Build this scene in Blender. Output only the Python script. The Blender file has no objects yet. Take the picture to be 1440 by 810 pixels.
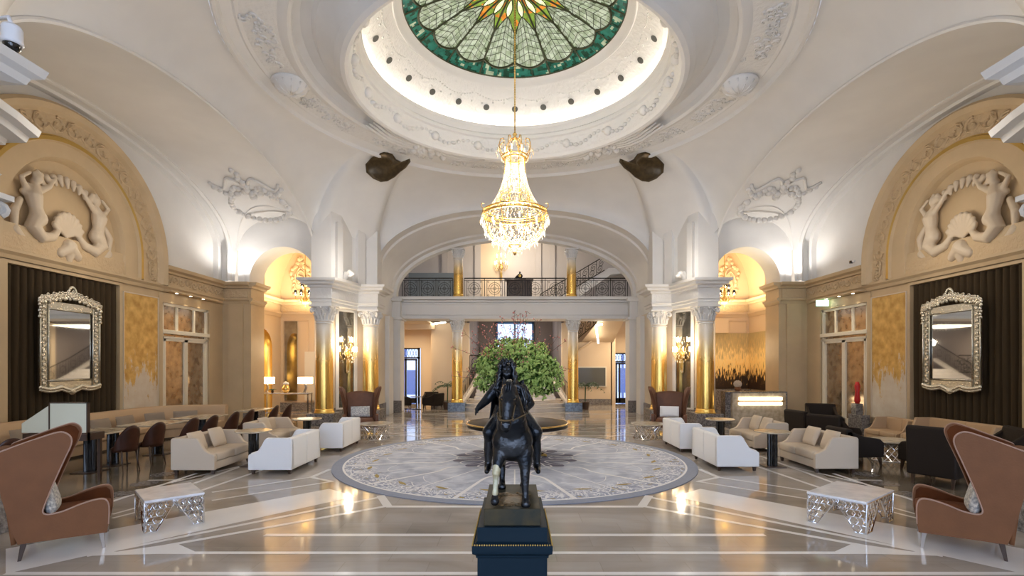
import bpy, bmesh, math, random
from math import sin, cos, pi, sqrt, radians, atan2
from mathutils import Vector, Matrix, noise
random.seed(7)
C = bpy.context.scene.collection
K = 1.25            # the shell is measured in units of 1.25 m
EYE = 1.68

# ------------------------------------------------------------------ materials
def _n(nt, t, **kw):
    n = nt.nodes.new(t)
    for k, v in kw.items(): setattr(n, k, v)
    return n
def mat(name, col, rough=.5, metal=0., spec=.5, bump=0., bscale=20., var=0., vscale=3., var_col=None,
        emit=None, estr=0., sheen=0., trans=0., coat=0., detail=4., voro=False, coords='Object'):
    m = bpy.data.materials.new(name); m.use_nodes = True
    nt = m.node_tree; b = nt.nodes['Principled BSDF']
    b.inputs['Base Color'].default_value = (*col, 1)
    b.inputs['Roughness'].default_value = rough
    b.inputs['Metallic'].default_value = metal
    b.inputs['Specular IOR Level'].default_value = spec
    if sheen:
        b.inputs['Sheen Weight'].default_value = sheen
        b.inputs['Sheen Roughness'].default_value = .4
        b.inputs['Sheen Tint'].default_value = (*[min(1, c*2.2+.1) for c in col], 1)
    if trans: b.inputs['Transmission Weight'].default_value = trans
    if coat: b.inputs['Coat Weight'].default_value = coat
    if emit:
        b.inputs['Emission Color'].default_value = (*emit, 1); b.inputs['Emission Strength'].default_value = estr
    tc = _n(nt, 'ShaderNodeTexCoord')
    if var or var_col:
        nz = _n(nt, 'ShaderNodeTexNoise'); nz.inputs['Scale'].default_value = vscale; nz.inputs['Detail'].default_value = detail
        nt.links.new(tc.outputs[coords], nz.inputs['Vector'])
        cr = _n(nt, 'ShaderNodeValToRGB')
        c2 = var_col if var_col else tuple(c*(1-var) for c in col)
        cr.color_ramp.elements[0].color = (*c2, 1); cr.color_ramp.elements[0].position = .35
        cr.color_ramp.elements[1].color = (*col, 1); cr.color_ramp.elements[1].position = .65
        nt.links.new(nz.outputs['Fac'], cr.inputs['Fac']); nt.links.new(cr.outputs['Color'], b.inputs['Base Color'])
    if bump:
        if voro:
            t = _n(nt, 'ShaderNodeTexVoronoi'); t.feature = 'SMOOTH_F1'; t.inputs['Scale'].default_value = bscale
            out = t.outputs['Distance']
        else:
            t = _n(nt, 'ShaderNodeTexNoise'); t.inputs['Scale'].default_value = bscale; t.inputs['Detail'].default_value = 3
            out = t.outputs['Fac']
        nt.links.new(tc.outputs[coords], t.inputs['Vector'])
        bp = _n(nt, 'ShaderNodeBump'); bp.inputs['Strength'].default_value = 1; bp.inputs['Distance'].default_value = bump
        nt.links.new(out, bp.inputs['Height']); nt.links.new(bp.outputs['Normal'], b.inputs['Normal'])
    return m

M = {}
M['plaster'] = mat('white_plaster', (.70,.685,.66), .65, var=.05, vscale=1.2)
M['plaster_low'] = mat('white_plaster_carved', (.69,.675,.65), .6, bump=.03, bscale=9, detail=2)
M['beige'] = mat('beige_stone', (.56,.42,.255), .55, var=.1, vscale=1.5)
M['beige_carved'] = mat('beige_stone_carved', (.55,.41,.25), .55, bump=.035, bscale=11)
M['beige_light'] = mat('pale_stone', (.66,.56,.43), .45, var=.06, vscale=1.)
M['beige_wall'] = mat('warm_lobby_paint', (.68,.53,.36), .6)
M['dark_wall'] = mat('grey_brown_paint', (.22,.18,.165), .7)
M['gold'] = mat('gold_leaf', (.95,.62,.16), .28, 1., bump=.004, bscale=6)
M['gilt'] = mat('dull_gilt', (.55,.36,.10), .4, .8)
M['brass'] = mat('brass', (.78,.52,.18), .25, 1.)
M['leg_metal'] = mat('brushed_leg_metal', (.38,.34,.31), .3, .9)
M['chrome'] = mat('polished_steel', (.78,.78,.80), .12, 1.)
M['silver'] = mat('silvered_glass', (.62,.60,.52), .18, .9, bump=.01, bscale=25)
M['mirror'] = mat('mirror_glass', (.62,.64,.64), .03, 1.)
M['dark_mirror'] = mat('smoked_mirror', (.36,.35,.32), .06, .9, var_col=(.22,.21,.19), vscale=2)
M['marble_white'] = mat('white_marble', (.92,.92,.94), .12, var_col=(.74,.75,.80), vscale=6, coat=.3)
M['marble_dark'] = mat('dark_marble', (.10,.09,.085), .2, var_col=(.30,.27,.25), vscale=22, detail=8)
M['marble_gold'] = mat('veined_marble', (.62,.53,.40), .15, var_col=(.42,.34,.24), vscale=7, detail=8)
M['marble_blue'] = mat('blue_grey_marble', (.22,.30,.42), .15, var_col=(.12,.16,.24), vscale=14, detail=8)
M['inlay'] = mat('pale_inlay_marble', (.92,.88,.84), .12, var=.06, vscale=2)
M['velvet'] = mat('brown_velvet', (.15,.055,.022), .6, sheen=.3, var=.25, vscale=5, bump=.002, bscale=40)
M['velvet_out'] = mat('tan_velvet', (.205,.085,.035), .6, spec=.25, sheen=.2, var=.12, vscale=4, bump=.002, bscale=40)
M['velvet_in'] = mat('rust_velvet', (.13,.036,.008), .8, spec=.2, sheen=.1, var=.3, vscale=5)
M['white_fab'] = mat('white_fabric', (.86,.85,.84), .75, bump=.001, bscale=200)
M['beige_fab'] = mat('beige_fabric', (.60,.49,.37), .8, bump=.001, bscale=200)
M['tan_fab'] = mat('tan_fabric', (.50,.34,.20), .75, bump=.001, bscale=200)
M['grey_fab'] = mat('taupe_cushion_fabric', (.27,.21,.155), .85, bump=.002, bscale=150)
M['pattern_fab'] = mat('speckled_fabric', (.72,.70,.66), .8, var_col=(.25,.26,.28), vscale=34, detail=8)
M['dark_fab'] = mat('black_brown_fabric', (.022,.015,.011), .75, spec=.2)
M['leather'] = mat('brown_leather', (.062,.020,.009), .4, spec=.35, var=.3, vscale=6)
M['walnut'] = mat('dark_wood', (.05,.026,.016), .3)
M['black'] = mat('black_lacquer', (.008,.008,.009), .12, coat=.4)
M['table_black'] = mat('black_table_top', (.012,.008,.007), .3, spec=.25)
M['navy'] = mat('navy_lacquer', (.005,.013,.021), .55, spec=.08)
M['bronze'] = mat('dark_bronze', (.040,.041,.044), .27, .8, var_col=(.014,.017,.022), vscale=9, bump=.004, bscale=45)
M['bronze_plinth'] = mat('bronze_plinth', (.022,.022,.016), .6, 0, spec=.15, var_col=(.045,.034,.016), vscale=12)
M['bronze_worn'] = mat('worn_bronze', (.05,.04,.022), .5, .1, spec=.2, var_col=(.16,.09,.035), vscale=14, detail=6, bump=.004, bscale=60)
M['green_patina'] = mat('pale_patina', (.50,.49,.36), .4, .2, var_col=(.26,.19,.08), vscale=14)
M['iron'] = mat('wrought_iron', (.018,.015,.013), .4, .5)
M['curtain'] = mat('brown_curtain', (.050,.033,.016), .8, spec=.2, sheen=.08, bump=.004, bscale=3)
M['leaf'] = mat('green_leaf', (.10,.20,.03), .5, var_col=(.03,.08,.012), vscale=8, spec=.3)
M['bloom'] = mat('green_blossom', (.52,.66,.20), .6, var_col=(.32,.46,.10), vscale=25)
M['pink'] = mat('pink_blossom', (.60,.22,.18), .6)
M['twig'] = mat('brown_twig', (.12,.06,.035), .7)
M['palm'] = mat('palm_leaf', (.03,.075,.02), .45)
M['wicker'] = mat('brown_wicker', (.10,.045,.02), .6, bump=.01, bscale=60)
M['white_metal'] = mat('white_plastic', (.75,.75,.78), .35)
M['paint_frame'] = mat('cream_joinery', (.72,.66,.54), .4)
M['antique'] = mat('foxed_mirror', (.52,.40,.27), .12, .7, var_col=(.30,.21,.14), vscale=5, detail=9)
M['screen_grey'] = mat('grey_screen', (.10,.10,.09), .2)
M['step'] = mat('pale_step_marble', (.66,.60,.54), .25, var=.08, vscale=4)
M['cream_glass'] = mat('cream_panel', (.62,.60,.46), .3)
M['floor_lounge'] = mat('grey_brown_marble', (.21,.165,.115), .10, var_col=(.12,.092,.062), vscale=2.2, detail=8)
M['blue_frame'] = mat('blue_painted_frame', (.03,.10,.22), .4)
M['red'] = mat('reflected_red', (.5,.01,.01), .4)  # colour of the red figure reflected in the right French door
def glow(name, col, s, base=(.8,.8,.8)):
    return mat(name, base, .5, emit=col, estr=s)
M['bulb'] = glow('warm_bulb_glass', (1,.70,.36), 15)
M['piping'] = mat('rose_velvet_piping', (.42,.26,.19), .5, sheen=.3)
M['shade'] = glow('lit_linen_shade', (1,.80,.52), 4.0)
M['disc'] = glow('lit_disc_glass', (1,.82,.56), 6)
M['bar'] = glow('lit_alabaster', (1,.84,.58), 2.6)
M['led'] = glow('led_strip', (1,.88,.70), 12)
M['cove'] = glow('cove_lamp', (1,.93,.80), 15)
M['spot'] = glow('downlight_lens', (1,.85,.6), 10)
M['day'] = glow('daylight_street', (.50,.66,1.0), 1.5, (.3,.35,.4))
M['exit_green'] = glow('exit_sign_face', (.35,1,.70), 2.2)
M['exit_white'] = glow('exit_sign_symbol', (1,1,1), 3.0)
def crystal():
    m = mat('crystal', (.85,.70,.48), .06, 0, spec=.9, emit=(1,.66,.30), estr=.05)
    nt = m.node_tree; b = nt.nodes['Principled BSDF']; o = nt.nodes['Material Output']
    tr = _n(nt, 'ShaderNodeBsdfTransparent'); mx = _n(nt, 'ShaderNodeMixShader'); mx.inputs[0].default_value = .72
    nt.links.new(tr.outputs[0], mx.inputs[1]); nt.links.new(b.outputs[0], mx.inputs[2]); nt.links.new(mx.outputs[0], o.inputs['Surface'])
    return m
M['crystal'] = crystal()
def pane():
    m = bpy.data.materials.new('clear_glass'); m.use_nodes = True; nt = m.node_tree
    b = nt.nodes['Principled BSDF']; o = nt.nodes['Material Output']
    b.inputs['Roughness'].default_value = .03; b.inputs['Base Color'].default_value = (.7,.8,.85,1)
    tr = _n(nt, 'ShaderNodeBsdfTransparent'); mx = _n(nt, 'ShaderNodeMixShader'); mx.inputs[0].default_value = .12
    nt.links.new(tr.outputs[0], mx.inputs[1]); nt.links.new(b.outputs[0], mx.inputs[2]); nt.links.new(mx.outputs[0], o.inputs['Surface'])
    return m
M['glass'] = pane()
def ramp(nt, fac, stops):
    cr = _n(nt, 'ShaderNodeValToRGB'); e = cr.color_ramp.elements
    while len(e) < len(stops): e.new(.5)
    for el, (p, c) in zip(e, stops): el.position = p; el.color = (*c, 1) if len(c) == 3 else c
    nt.links.new(fac, cr.inputs['Fac']); return cr
def column_mat():
    m = mat('gilded_column_shaft', (.7,.6,.45), .35); nt = m.node_tree; b = nt.nodes['Principled BSDF']
    tc = _n(nt, 'ShaderNodeTexCoord'); sp = _n(nt, 'ShaderNodeSeparateXYZ'); nt.links.new(tc.outputs['Generated'], sp.inputs[0])
    nz = _n(nt, 'ShaderNodeTexNoise'); nz.inputs['Scale'].default_value = 5; nt.links.new(tc.outputs['Generated'], nz.inputs['Vector'])
    ad = _n(nt, 'ShaderNodeMath', operation='MULTIPLY_ADD'); ad.inputs[1].default_value = .14; nt.links.new(nz.outputs['Fac'], ad.inputs[0]); nt.links.new(sp.outputs['Z'], ad.inputs[2])
    c = ramp(nt, ad.outputs[0], [(.0,(.93,.60,.15)),(.58,(.90,.56,.16)),(.80,(.80,.62,.34)),(.97,(.76,.69,.58))])
    nt.links.new(c.outputs[0], b.inputs['Base Color'])
    mt = ramp(nt, ad.outputs[0], [(.0,(1,1,1)),(.58,(.9,.9,.9)),(.85,(.1,.1,.1)),(1,(0,0,0))])
    nt.links.new(mt.outputs[0], b.inputs['Metallic']); b.inputs['Roughness'].default_value = .27
    return m
M['column'] = column_mat()
def goldpanel(top):
    # torn gold leaf over pale stone; the torn edge runs across the middle of the panel
    m = mat('torn_gold_leaf_panel', (.6,.5,.4), .35); nt = m.node_tree; b = nt.nodes['Principled BSDF']
    tc = _n(nt, 'ShaderNodeTexCoord'); mp = _n(nt, 'ShaderNodeMapping'); mp.inputs['Scale'].default_value = (3.6,3.6,1.0)
    nt.links.new(tc.outputs['Object'], mp.inputs[0])
    nz = _n(nt, 'ShaderNodeTexNoise'); nz.inputs['Scale'].default_value = 1.3; nz.inputs['Detail'].default_value = 12; nz.inputs['Roughness'].default_value = .74
    nt.links.new(mp.outputs[0], nz.inputs['Vector'])
    sp = _n(nt, 'ShaderNodeSeparateXYZ'); nt.links.new(tc.outputs['Generated'], sp.inputs[0])
    ma = _n(nt, 'ShaderNodeMath', operation='MULTIPLY_ADD'); ma.inputs[1].default_value = 1.5; nt.links.new(nz.outputs['Fac'], ma.inputs[0]); nt.links.new(sp.outputs['Z'], ma.inputs[2])
    f = ramp(nt, ma.outputs[0], [(.0,(0,0,0)),(.5,(0,0,0))]);
    cr = _n(nt, 'ShaderNodeMapRange'); cr.inputs[1].default_value = top; cr.inputs[2].default_value = top+.02; nt.links.new(ma.outputs[0], cr.inputs[0])
    n2 = _n(nt, 'ShaderNodeTexNoise'); n2.inputs['Scale'].default_value = 4; n2.inputs['Detail'].default_value = 6; nt.links.new(tc.outputs['Object'], n2.inputs['Vector'])
    g = ramp(nt, n2.outputs['Fac'], [(.3,(.44,.25,.06)),(.7,(.76,.52,.18))])
    s = ramp(nt, n2.outputs['Fac'], [(.3,(.60,.50,.38)),(.7,(.66,.59,.48))])
    mx = _n(nt, 'ShaderNodeMix', data_type='RGBA'); nt.links.new(cr.outputs[0], mx.inputs[0]); nt.links.new(s.outputs[0], mx.inputs[6]); nt.links.new(g.outputs[0], mx.inputs[7])
    nt.links.new(mx.outputs[2], b.inputs['Base Color'])
    mm = _n(nt, 'ShaderNodeMath', operation='MULTIPLY'); mm.inputs[1].default_value = .35; nt.links.new(cr.outputs[0], mm.inputs[0]); nt.links.new(mm.outputs[0], b.inputs['Metallic'])
    return m
M['goldpanel'] = goldpanel(1.09)
def floor_mat():
    m = mat('brown_floor_marble', (.3,.24,.2), .07); nt = m.node_tree; b = nt.nodes['Principled BSDF']
    tc = _n(nt, 'ShaderNodeTexCoord')
    nz = _n(nt, 'ShaderNodeTexNoise'); nz.inputs['Scale'].default_value = .5; nz.inputs['Detail'].default_value = 8; nz.inputs['Distortion'].default_value = .6
    mp = _n(nt, 'ShaderNodeMapping'); mp.inputs['Scale'].default_value = (1,2.4,1); nt.links.new(tc.outputs['Object'], mp.inputs[0])
    nt.links.new(mp.outputs[0], nz.inputs['Vector'])
    c = ramp(nt, nz.outputs['Fac'], [(.3,(.30,.255,.215)),(.5,(.41,.36,.315)),(.7,(.52,.475,.43))])
    vo = _n(nt, 'ShaderNodeTexBrick'); vo.inputs['Scale'].default_value = .55; vo.inputs['Mortar Size'].default_value = .003
    vo.inputs['Color1'].default_value = (1,1,1,1); vo.inputs['Color2'].default_value = (.90,.885,.87,1); vo.inputs['Mortar'].default_value = (.84,.82,.80,1)
    nt.links.new(tc.outputs['Object'], vo.inputs['Vector'])
    mx = _n(nt, 'ShaderNodeMix', data_type='RGBA', blend_type='MULTIPLY'); mx.inputs[0].default_value = 1
    nt.links.new(c.outputs[0], mx.inputs[6]); nt.links.new(vo.outputs['Color'], mx.inputs[7]); nt.links.new(mx.outputs[2], b.inputs['Base Color'])
    return m
M['floor'] = floor_mat()
def rug_mat():
    m = mat('rug_field', (.5,.5,.55), .85, spec=.2); nt = m.node_tree; b = nt.nodes['Principled BSDF']
    tc = _n(nt, 'ShaderNodeTexCoord'); ln = _n(nt, 'ShaderNodeVectorMath', operation='LENGTH'); nt.links.new(tc.outputs['Object'], ln.inputs[0])
    nz = _n(nt, 'ShaderNodeTexNoise'); nz.inputs['Scale'].default_value = 2.2; nz.inputs['Detail'].default_value = 7; nz.inputs['Distortion'].default_value = .8
    nt.links.new(tc.outputs['Object'], nz.inputs['Vector'])
    a = ramp(nt, nz.outputs['Fac'], [(.35,(.38,.41,.51)),(.5,(.49,.52,.61)),(.62,(.62,.65,.73))])
    n2 = _n(nt, 'ShaderNodeTexNoise'); n2.inputs['Scale'].default_value = 2.6; n2.inputs['Detail'].default_value = 2; n2.inputs['Distortion'].default_value = 3.5
    nt.links.new(tc.outputs['Object'], n2.inputs['Vector'])
    sc = ramp(nt, n2.outputs['Fac'], [(.42,(.34,.37,.48)),(.45,(.78,.78,.82)),(.52,(.78,.78,.82)),(.55,(.34,.37,.48)),(.66,(.34,.37,.48)),(.68,(.42,.32,.10))])
    mr = _n(nt, 'ShaderNodeMapRange'); mr.inputs[1].default_value = 2.9; mr.inputs[2].default_value = 3.35; nt.links.new(ln.outputs['Value'], mr.inputs[0])
    mx = _n(nt, 'ShaderNodeMix', data_type='RGBA'); nt.links.new(mr.outputs[0], mx.inputs[0]); nt.links.new(a.outputs[0], mx.inputs[6]); nt.links.new(sc.outputs[0], mx.inputs[7])
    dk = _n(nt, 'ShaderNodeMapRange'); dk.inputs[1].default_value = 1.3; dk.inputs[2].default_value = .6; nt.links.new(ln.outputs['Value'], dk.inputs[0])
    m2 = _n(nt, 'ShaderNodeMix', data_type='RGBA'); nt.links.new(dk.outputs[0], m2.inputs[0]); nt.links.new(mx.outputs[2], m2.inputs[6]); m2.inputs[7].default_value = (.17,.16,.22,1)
    nt.links.new(m2.outputs[2], b.inputs['Base Color']); return m
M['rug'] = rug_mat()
M['rug_line'] = mat('rug_white_line', (.84,.83,.84), .85)
M['rug_edge'] = mat('rug_blue_border', (.30,.33,.42), .85, var=.1, vscale=20)
M['rug_gold'] = mat('rug_gold_motif', (.38,.28,.09), .85)
M['rug_plum'] = mat('rug_plum_motif', (.15,.14,.20), .85)  # dark plum petals of the rug's own pattern
def mural_mat():
    m = mat('gold_reed_mural', (.6,.4,.1), .4, 0); nt = m.node_tree; b = nt.nodes['Principled BSDF']
    tc = _n(nt, 'ShaderNodeTexCoord'); sp = _n(nt, 'ShaderNodeSeparateXYZ'); nt.links.new(tc.outputs['Generated'], sp.inputs[0])
    mp = _n(nt, 'ShaderNodeMapping'); mp.inputs['Scale'].default_value = (60,60,8); nt.links.new(tc.outputs['Generated'], mp.inputs[0])
    nz = _n(nt, 'ShaderNodeTexNoise'); nz.inputs['Scale'].default_value = 1; nz.inputs['Detail'].default_value = 5; nt.links.new(mp.outputs[0], nz.inputs['Vector'])
    ad = _n(nt, 'ShaderNodeMath', operation='MULTIPLY_ADD'); ad.inputs[1].default_value = .7; nt.links.new(nz.outputs['Fac'], ad.inputs[0]); zs_ = _n(nt, 'ShaderNodeMath', operation='MULTIPLY'); zs_.inputs[1].default_value = .6; nt.links.new(sp.outputs['Z'], zs_.inputs[0]); nt.links.new(zs_.outputs[0], ad.inputs[2])
    c = ramp(nt, ad.outputs[0], [(.46,(.03,.017,.01)),(.51,(.14,.07,.02)),(.535,(.95,.62,.20)),(.68,(1.,.74,.32)),(.78,(.62,.45,.20)),(.95,(.46,.36,.18))])
    nt.links.new(c.outputs[0], b.inputs['Base Color']); return m
M['mural'] = mural_mat()

# ------------------------------------------------------------------ mesh builder
class MB:
    def __init__(s, k=1., dz=0.): s.v = []; s.f = []; s.mi = []; s.k = k; s.dz = dz; s.m = 0; s.T = None
    def _add(s, vs, fs):
        o = len(s.v)
        for p in vs:
            p = Vector(p)
            if s.T is not None: p = s.T @ p
            s.v.append((p.x*s.k, p.y*s.k, (p.z+s.dz)*s.k))
        for f in fs: s.f.append([i+o for i in f]); s.mi.append(s.m)
    def box(s, x0, x1, y0, y1, z0, z1, bev=0):
        if x0 > x1: x0, x1 = x1, x0
        if y0 > y1: y0, y1 = y1, y0
        if z0 > z1: z0, z1 = z1, z0
        if bev:
            b = min(bev, (x1-x0)*.49, (y1-y0)*.49, (z1-z0)*.49)
            pts = []
            levels = [(z0, b), (z0+b*.3, b*.3), (z0+b, 0), (z1-b, 0), (z1-b*.3, b*.3), (z1, b)]
            def ringp(ins, z):
                X0, X1, Y0, Y1 = x0+ins, x1-ins, y0+ins, y1-ins; r = b
                out = []
                for cx, cy, a0 in ((X1-r, Y1-r, 0), (X0+r, Y1-r, pi/2), (X0+r, Y0+r, pi), (X1-r, Y0+r, 1.5*pi)):
                    cx = min(max(cx, X0), X1); cy = min(max(cy, Y0), Y1)
                    for i in range(3):
                        a = a0+i*pi/4; out.append((min(max(cx+r*cos(a), X0), X1), min(max(cy+r*sin(a), Y0), Y1), z))
                return out
            s.loft([ringp(i, z) for z, i in levels], closed=True, caps=True); return
        vs = [(x, y, z) for z in (z0, z1) for y in (y0, y1) for x in (x0, x1)]
        s._add(vs, [(0,2,3,1),(4,5,7,6),(0,1,5,4),(2,6,7,3),(0,4,6,2),(1,3,7,5)])
    def loft(s, rings, closed=True, caps=False, closed_v=False):
        n = len(rings[0]); vs = [p for r in rings for p in r]; fs = []
        R = len(rings)
        for j in range(R if closed_v else R-1):
            j2 = (j+1) % R
            for i in range(n if closed else n-1):
                i2 = (i+1) % n
                fs.append((j*n+i, j*n+i2, j2*n+i2, j2*n+i))
        if caps: fs.append(tuple(reversed(range(n)))); fs.append(tuple((R-1)*n+i for i in range(n)))
        s._add(vs, fs)
    def prism(s, poly, z0, z1):
        s.loft([[(x, y, z0) for x, y in poly], [(x, y, z1) for x, y in poly]], True, True)
    def slab(s, poly, axis, a0, a1):
        # polygon in the plane across an axis, extruded along it: 'x' -> poly is (y,z); 'y' -> poly is (x,z)
        if axis == 'x': r = [[(a, p, q) for p, q in poly] for a in (a0, a1)]
        else: r = [[(p, a, q) for p, q in poly] for a in (a0, a1)]
        s.loft(r, True, True)
    def lathe(s, prof, c=(0,0,0), seg=24, a0=0., a1=2*pi, sx=1., sy=1., cap=True):
        full = abs(a1-a0-2*pi) < 1e-6; n = seg if full else seg+1
        rings = [[(c[0]+r*sx*cos(a0+(a1-a0)*i/seg), c[1]+r*sy*sin(a0+(a1-a0)*i/seg), c[2]+z) for i in range(n)] for r, z in prof]
        s.loft(rings, full, full and cap)
    def tube(s, pts, r, seg=6, closed=False, caps=True):
        pts = [Vector(p) for p in pts]; n = len(pts); rings = []
        if n < 2: return
        rr = r if isinstance(r, (list, tuple)) else [r]*n
        prev = None
        for i in range(n):
            a = pts[(i-1) % n] if (closed or i > 0) else pts[0]; b = pts[(i+1) % n] if (closed or i < n-1) else pts[-1]
            t = (b-a)
            if t.length < 1e-9: t = Vector((0,0,1))
            t.normalize()
            if prev is None:
                u = t.cross(Vector((0,0,1)))
                if u.length < 1e-3: u = t.cross(Vector((0,1,0)))
            else: u = prev - t*prev.dot(t)
            if u.length < 1e-6: u = t.orthogonal()
            u.normalize(); w = t.cross(u); prev = u
            rings.append([pts[i]+(u*cos(2*pi*k/seg)+w*sin(2*pi*k/seg))*rr[i] for k in range(seg)])
        s.loft(rings, True, caps and not closed, closed)
    def ball(s, c, r, seg=12, rings=8):
        rx, ry, rz = r if isinstance(r, (tuple, list)) else (r, r, r)
        s.loft([[(c[0]+rx*sin(max(.02,pi*j/rings) if j < rings else pi-.02)*cos(2*pi*i/seg), c[1]+ry*sin(max(.02,pi*j/rings) if j < rings else pi-.02)*sin(2*pi*i/seg), c[2]-rz*cos(pi*j/rings)) for i in range(seg)] for j in range(rings+1)], True, True)
    def octa(s, c, r, h):
        x, y, z = c
        s._add([(x+r,y,z),(x,y+r,z),(x-r,y,z),(x,y-r,z),(x,y,z+h*.4),(x,y,z-h)], [(0,1,4),(1,2,4),(2,3,4),(3,0,4),(1,0,5),(2,1,5),(3,2,5),(0,3,5)])
    def grid(s, fn, nu, nv, close_u=False):
        vs = [fn(i/nu, j/nv) for j in range(nv+1) for i in range(nu if close_u else nu+1)]
        n = nu if close_u else nu+1
        s._add(vs, [(j*n+i, j*n+(i+1) % n, (j+1)*n+(i+1) % n, (j+1)*n+i) for j in range(nv) for i in range(nu)])
    def ribbon(s, pts, w, z):
        # flat line lying at height z
        pts = [Vector((p[0], p[1], 0)) for p in pts]; L, R = [], []
        for i in range(len(pts)):
            t = (pts[min(i+1, len(pts)-1)]-pts[max(i-1, 0)]).normalized(); nrm = Vector((-t.y, t.x, 0))
            ww = w[i] if isinstance(w, list) else w
            a = pts[i]+nrm*ww/2; b = pts[i]-nrm*ww/2; L.append((a.x, a.y, z)); R.append((b.x, b.y, z))
        s.loft([R, L], False)
    def build(s, name, mats, parent=None, smooth=False, loc=None, rotz=0., bevel=0., sub=0, auto=None):
        me = bpy.data.meshes.new(name); me.from_pydata(s.v, [], s.f); me.validate()
        if not isinstance(mats, (list, tuple)): mats = [mats]
        for m in mats: me.materials.append(M[m] if isinstance(m, str) else m)
        if len(me.polygons) == len(s.mi): me.polygons.foreach_set('material_index', s.mi)
        bm = bmesh.new(); bm.from_mesh(me); bmesh.ops.recalc_face_normals(bm, faces=bm.faces); bm.to_mesh(me); bm.free()
        if smooth: me.shade_smooth()
        if auto is not None:
            me.shade_smooth()
            try: me.set_sharp_from_angle(angle=radians(auto))
            except Exception: pass
        o = bpy.data.objects.new(name, me); C.objects.link(o)
        if parent is not None: o.parent = parent
        if loc is not None: o.location = loc
        o.rotation_euler.z = rotz
        if bevel:
            b = o.modifiers.new('b', 'BEVEL'); b.width = bevel; b.segments = 3; b.limit_method = 'ANGLE'; b.angle_limit = radians(35)
            me.shade_smooth()
            try: me.set_sharp_from_angle(angle=radians(60))
            except Exception: pass
        if sub:
            m_ = o.modifiers.new('s', 'SUBSURF'); m_.levels = sub; m_.render_levels = sub
            me.shade_smooth()
        return o
def thing(name, label, cat, loc=(0,0,0), rotz=0., group=None):
    o = bpy.data.objects.new(name, None); C.objects.link(o); o.empty_display_size = .2
    o.location = loc; o.rotation_euler.z = rotz; o['label'] = label; o['category'] = cat
    if group: o['group'] = group
    return o
def tag(o, label, cat, group=None):
    o['label'] = label; o['category'] = cat
    if group: o['group'] = group
    return o
def struct(o): o['kind'] = 'structure'; return o
def dup(root, loc, rotz, label, group=None, scale=None):
    def cp(o, par):
        c = o.copy(); C.objects.link(c)
        if par is not None: c.parent = par
        for ch in list(o.children): cp(ch, c)
        return c
    r = cp(root, None); r.location = loc; r.rotation_euler.z = rotz; r['label'] = label
    if group: r['group'] = group
    if scale: r.scale = scale
    return r
def remesh(o, vox, it=3, sub=0):
    r = o.modifiers.new('r', 'REMESH'); r.mode = 'VOXEL'; r.voxel_size = vox; r.use_smooth_shade = True
    if it: s_ = o.modifiers.new('sm', 'SMOOTH'); s_.iterations = it; s_.factor = .5
    return o
# ================================================================== the shell (numbers in units of 1.25 m, heights from eye level)
CY = 10.
def S(): return MB(K, EYE)
def U(x, y, z): return (x*K, y*K, (z+EYE)*K)
Z0 = -EYE
def se(t, a, b, n=2.):
    c, s_ = cos(t), sin(t)
    return a*math.copysign(abs(c)**(2/n), c), b*abs(s_)**(2/n)

# ---- floor: brown marble with pale inlaid bands, all in one object
fl = MB()
fl.m = 0; fl.box(-16, 16, -3, 36, -.12, 0)
def F(px, py):      # where a floor point seen in the photograph lies
    d = 2.1*714/(py-515); return ((px-724)*d/714, d)
bz = [0]
def band(a, b, w, z=.002):
    bz[0] += 1; z += bz[0]*.00004; fl.m = 1; a = Vector(a); b = Vector(b); t = (b-a).normalized(); n = Vector((-t.y, t.x))*w/2
    fl._add([(*(a+n), z), (*(b+n), z), (*(b-n), z), (*(a-n), z)], [(0,1,2,3)])
RC = (0., 11.56); RR = 3.93
def polyband(pts, w, z=.002):
    for a, b in zip(pts[:-1], pts[1:]): band(a, b, w, z)
for yy, w, xl in ((806.5, .075, 716), (777.5, .075, 596), (752.5, .09, 352), (712.5, .10, 180)):
    d = 2.1*714/(yy-515); xl = xl*d/714
    band((-xl, d), (xl, d), w)
for sx in (1, -1):
    def m(p): return (p[0]*sx, p[1])
    A = F(1323, 781)
    lines = [((1326,782),(912,699),.085), ((1262,776),(902,711.5),.085), ((913,697),(902,713),.13),
             ((1150,692.5),(1009,671),.075), ((1150,704),(980,677),.07), ((1012,672),(983,660),.10), ((980,677.5),(1012,671),.08),
             ((1165,690),(1066,656.5),.08), ((1175,680),(1068,641),.08), ((1292,706),(1172,666),.08), ((1305,702),(1103,654),.07),
             ((1290,723.5),(1248,712),.06), ((1290,729),(1248,718.5),.06), ((1190,675),(1240,675.5),.05), ((1240,690),(1262,697),.05)]
    for a, b, w in lines: band(m(F(*a)), m(F(*b)), w)
    fl.m = 1; fl._add([(q[0]*sx, q[1], .0019) for q in (F(1200,764), F(1326,782), F(1170,777.5))], [(0,1,2)])
    # the broad pale band from the rug outward
    p = [F(948,698), F(985,687.5), F(1440,772), F(1440,807)]
    fl.m = 1; fl._add([(q[0]*sx, q[1], .0015) for q in p], [(0,1,2,3)])
    # bands under the seating and across the far lobby
    for k in range(5):
        y = 15.6+k*2.1; band((sx*.5, y+1.2), (sx*6.2, y-.4), .07)
        band((sx*2.2, y-.9), (sx*6.4, y+2.2), .06)
    # dark ovals let into the floor and the darker lounge floor by the side wall
    fl.m = 2
    for px, py in ((1218,667),(1245,680),(1278,695)):
        q = F(px, py); fl._add([(sx*q[0]+.22*cos(a*pi/8), q[1]+.22*sin(a*pi/8), .004) for a in range(16)], [tuple(range(16))])
    fl.m = 3
    pts = [(5.9,9.6),(6.9,6.6),(10.9,5.0),(10.9,18.9),(7.3,18.9),(7.0,13.)]
    fl._add([(sx*x, y, .001) for x, y in pts], [tuple(range(6))])
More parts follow.
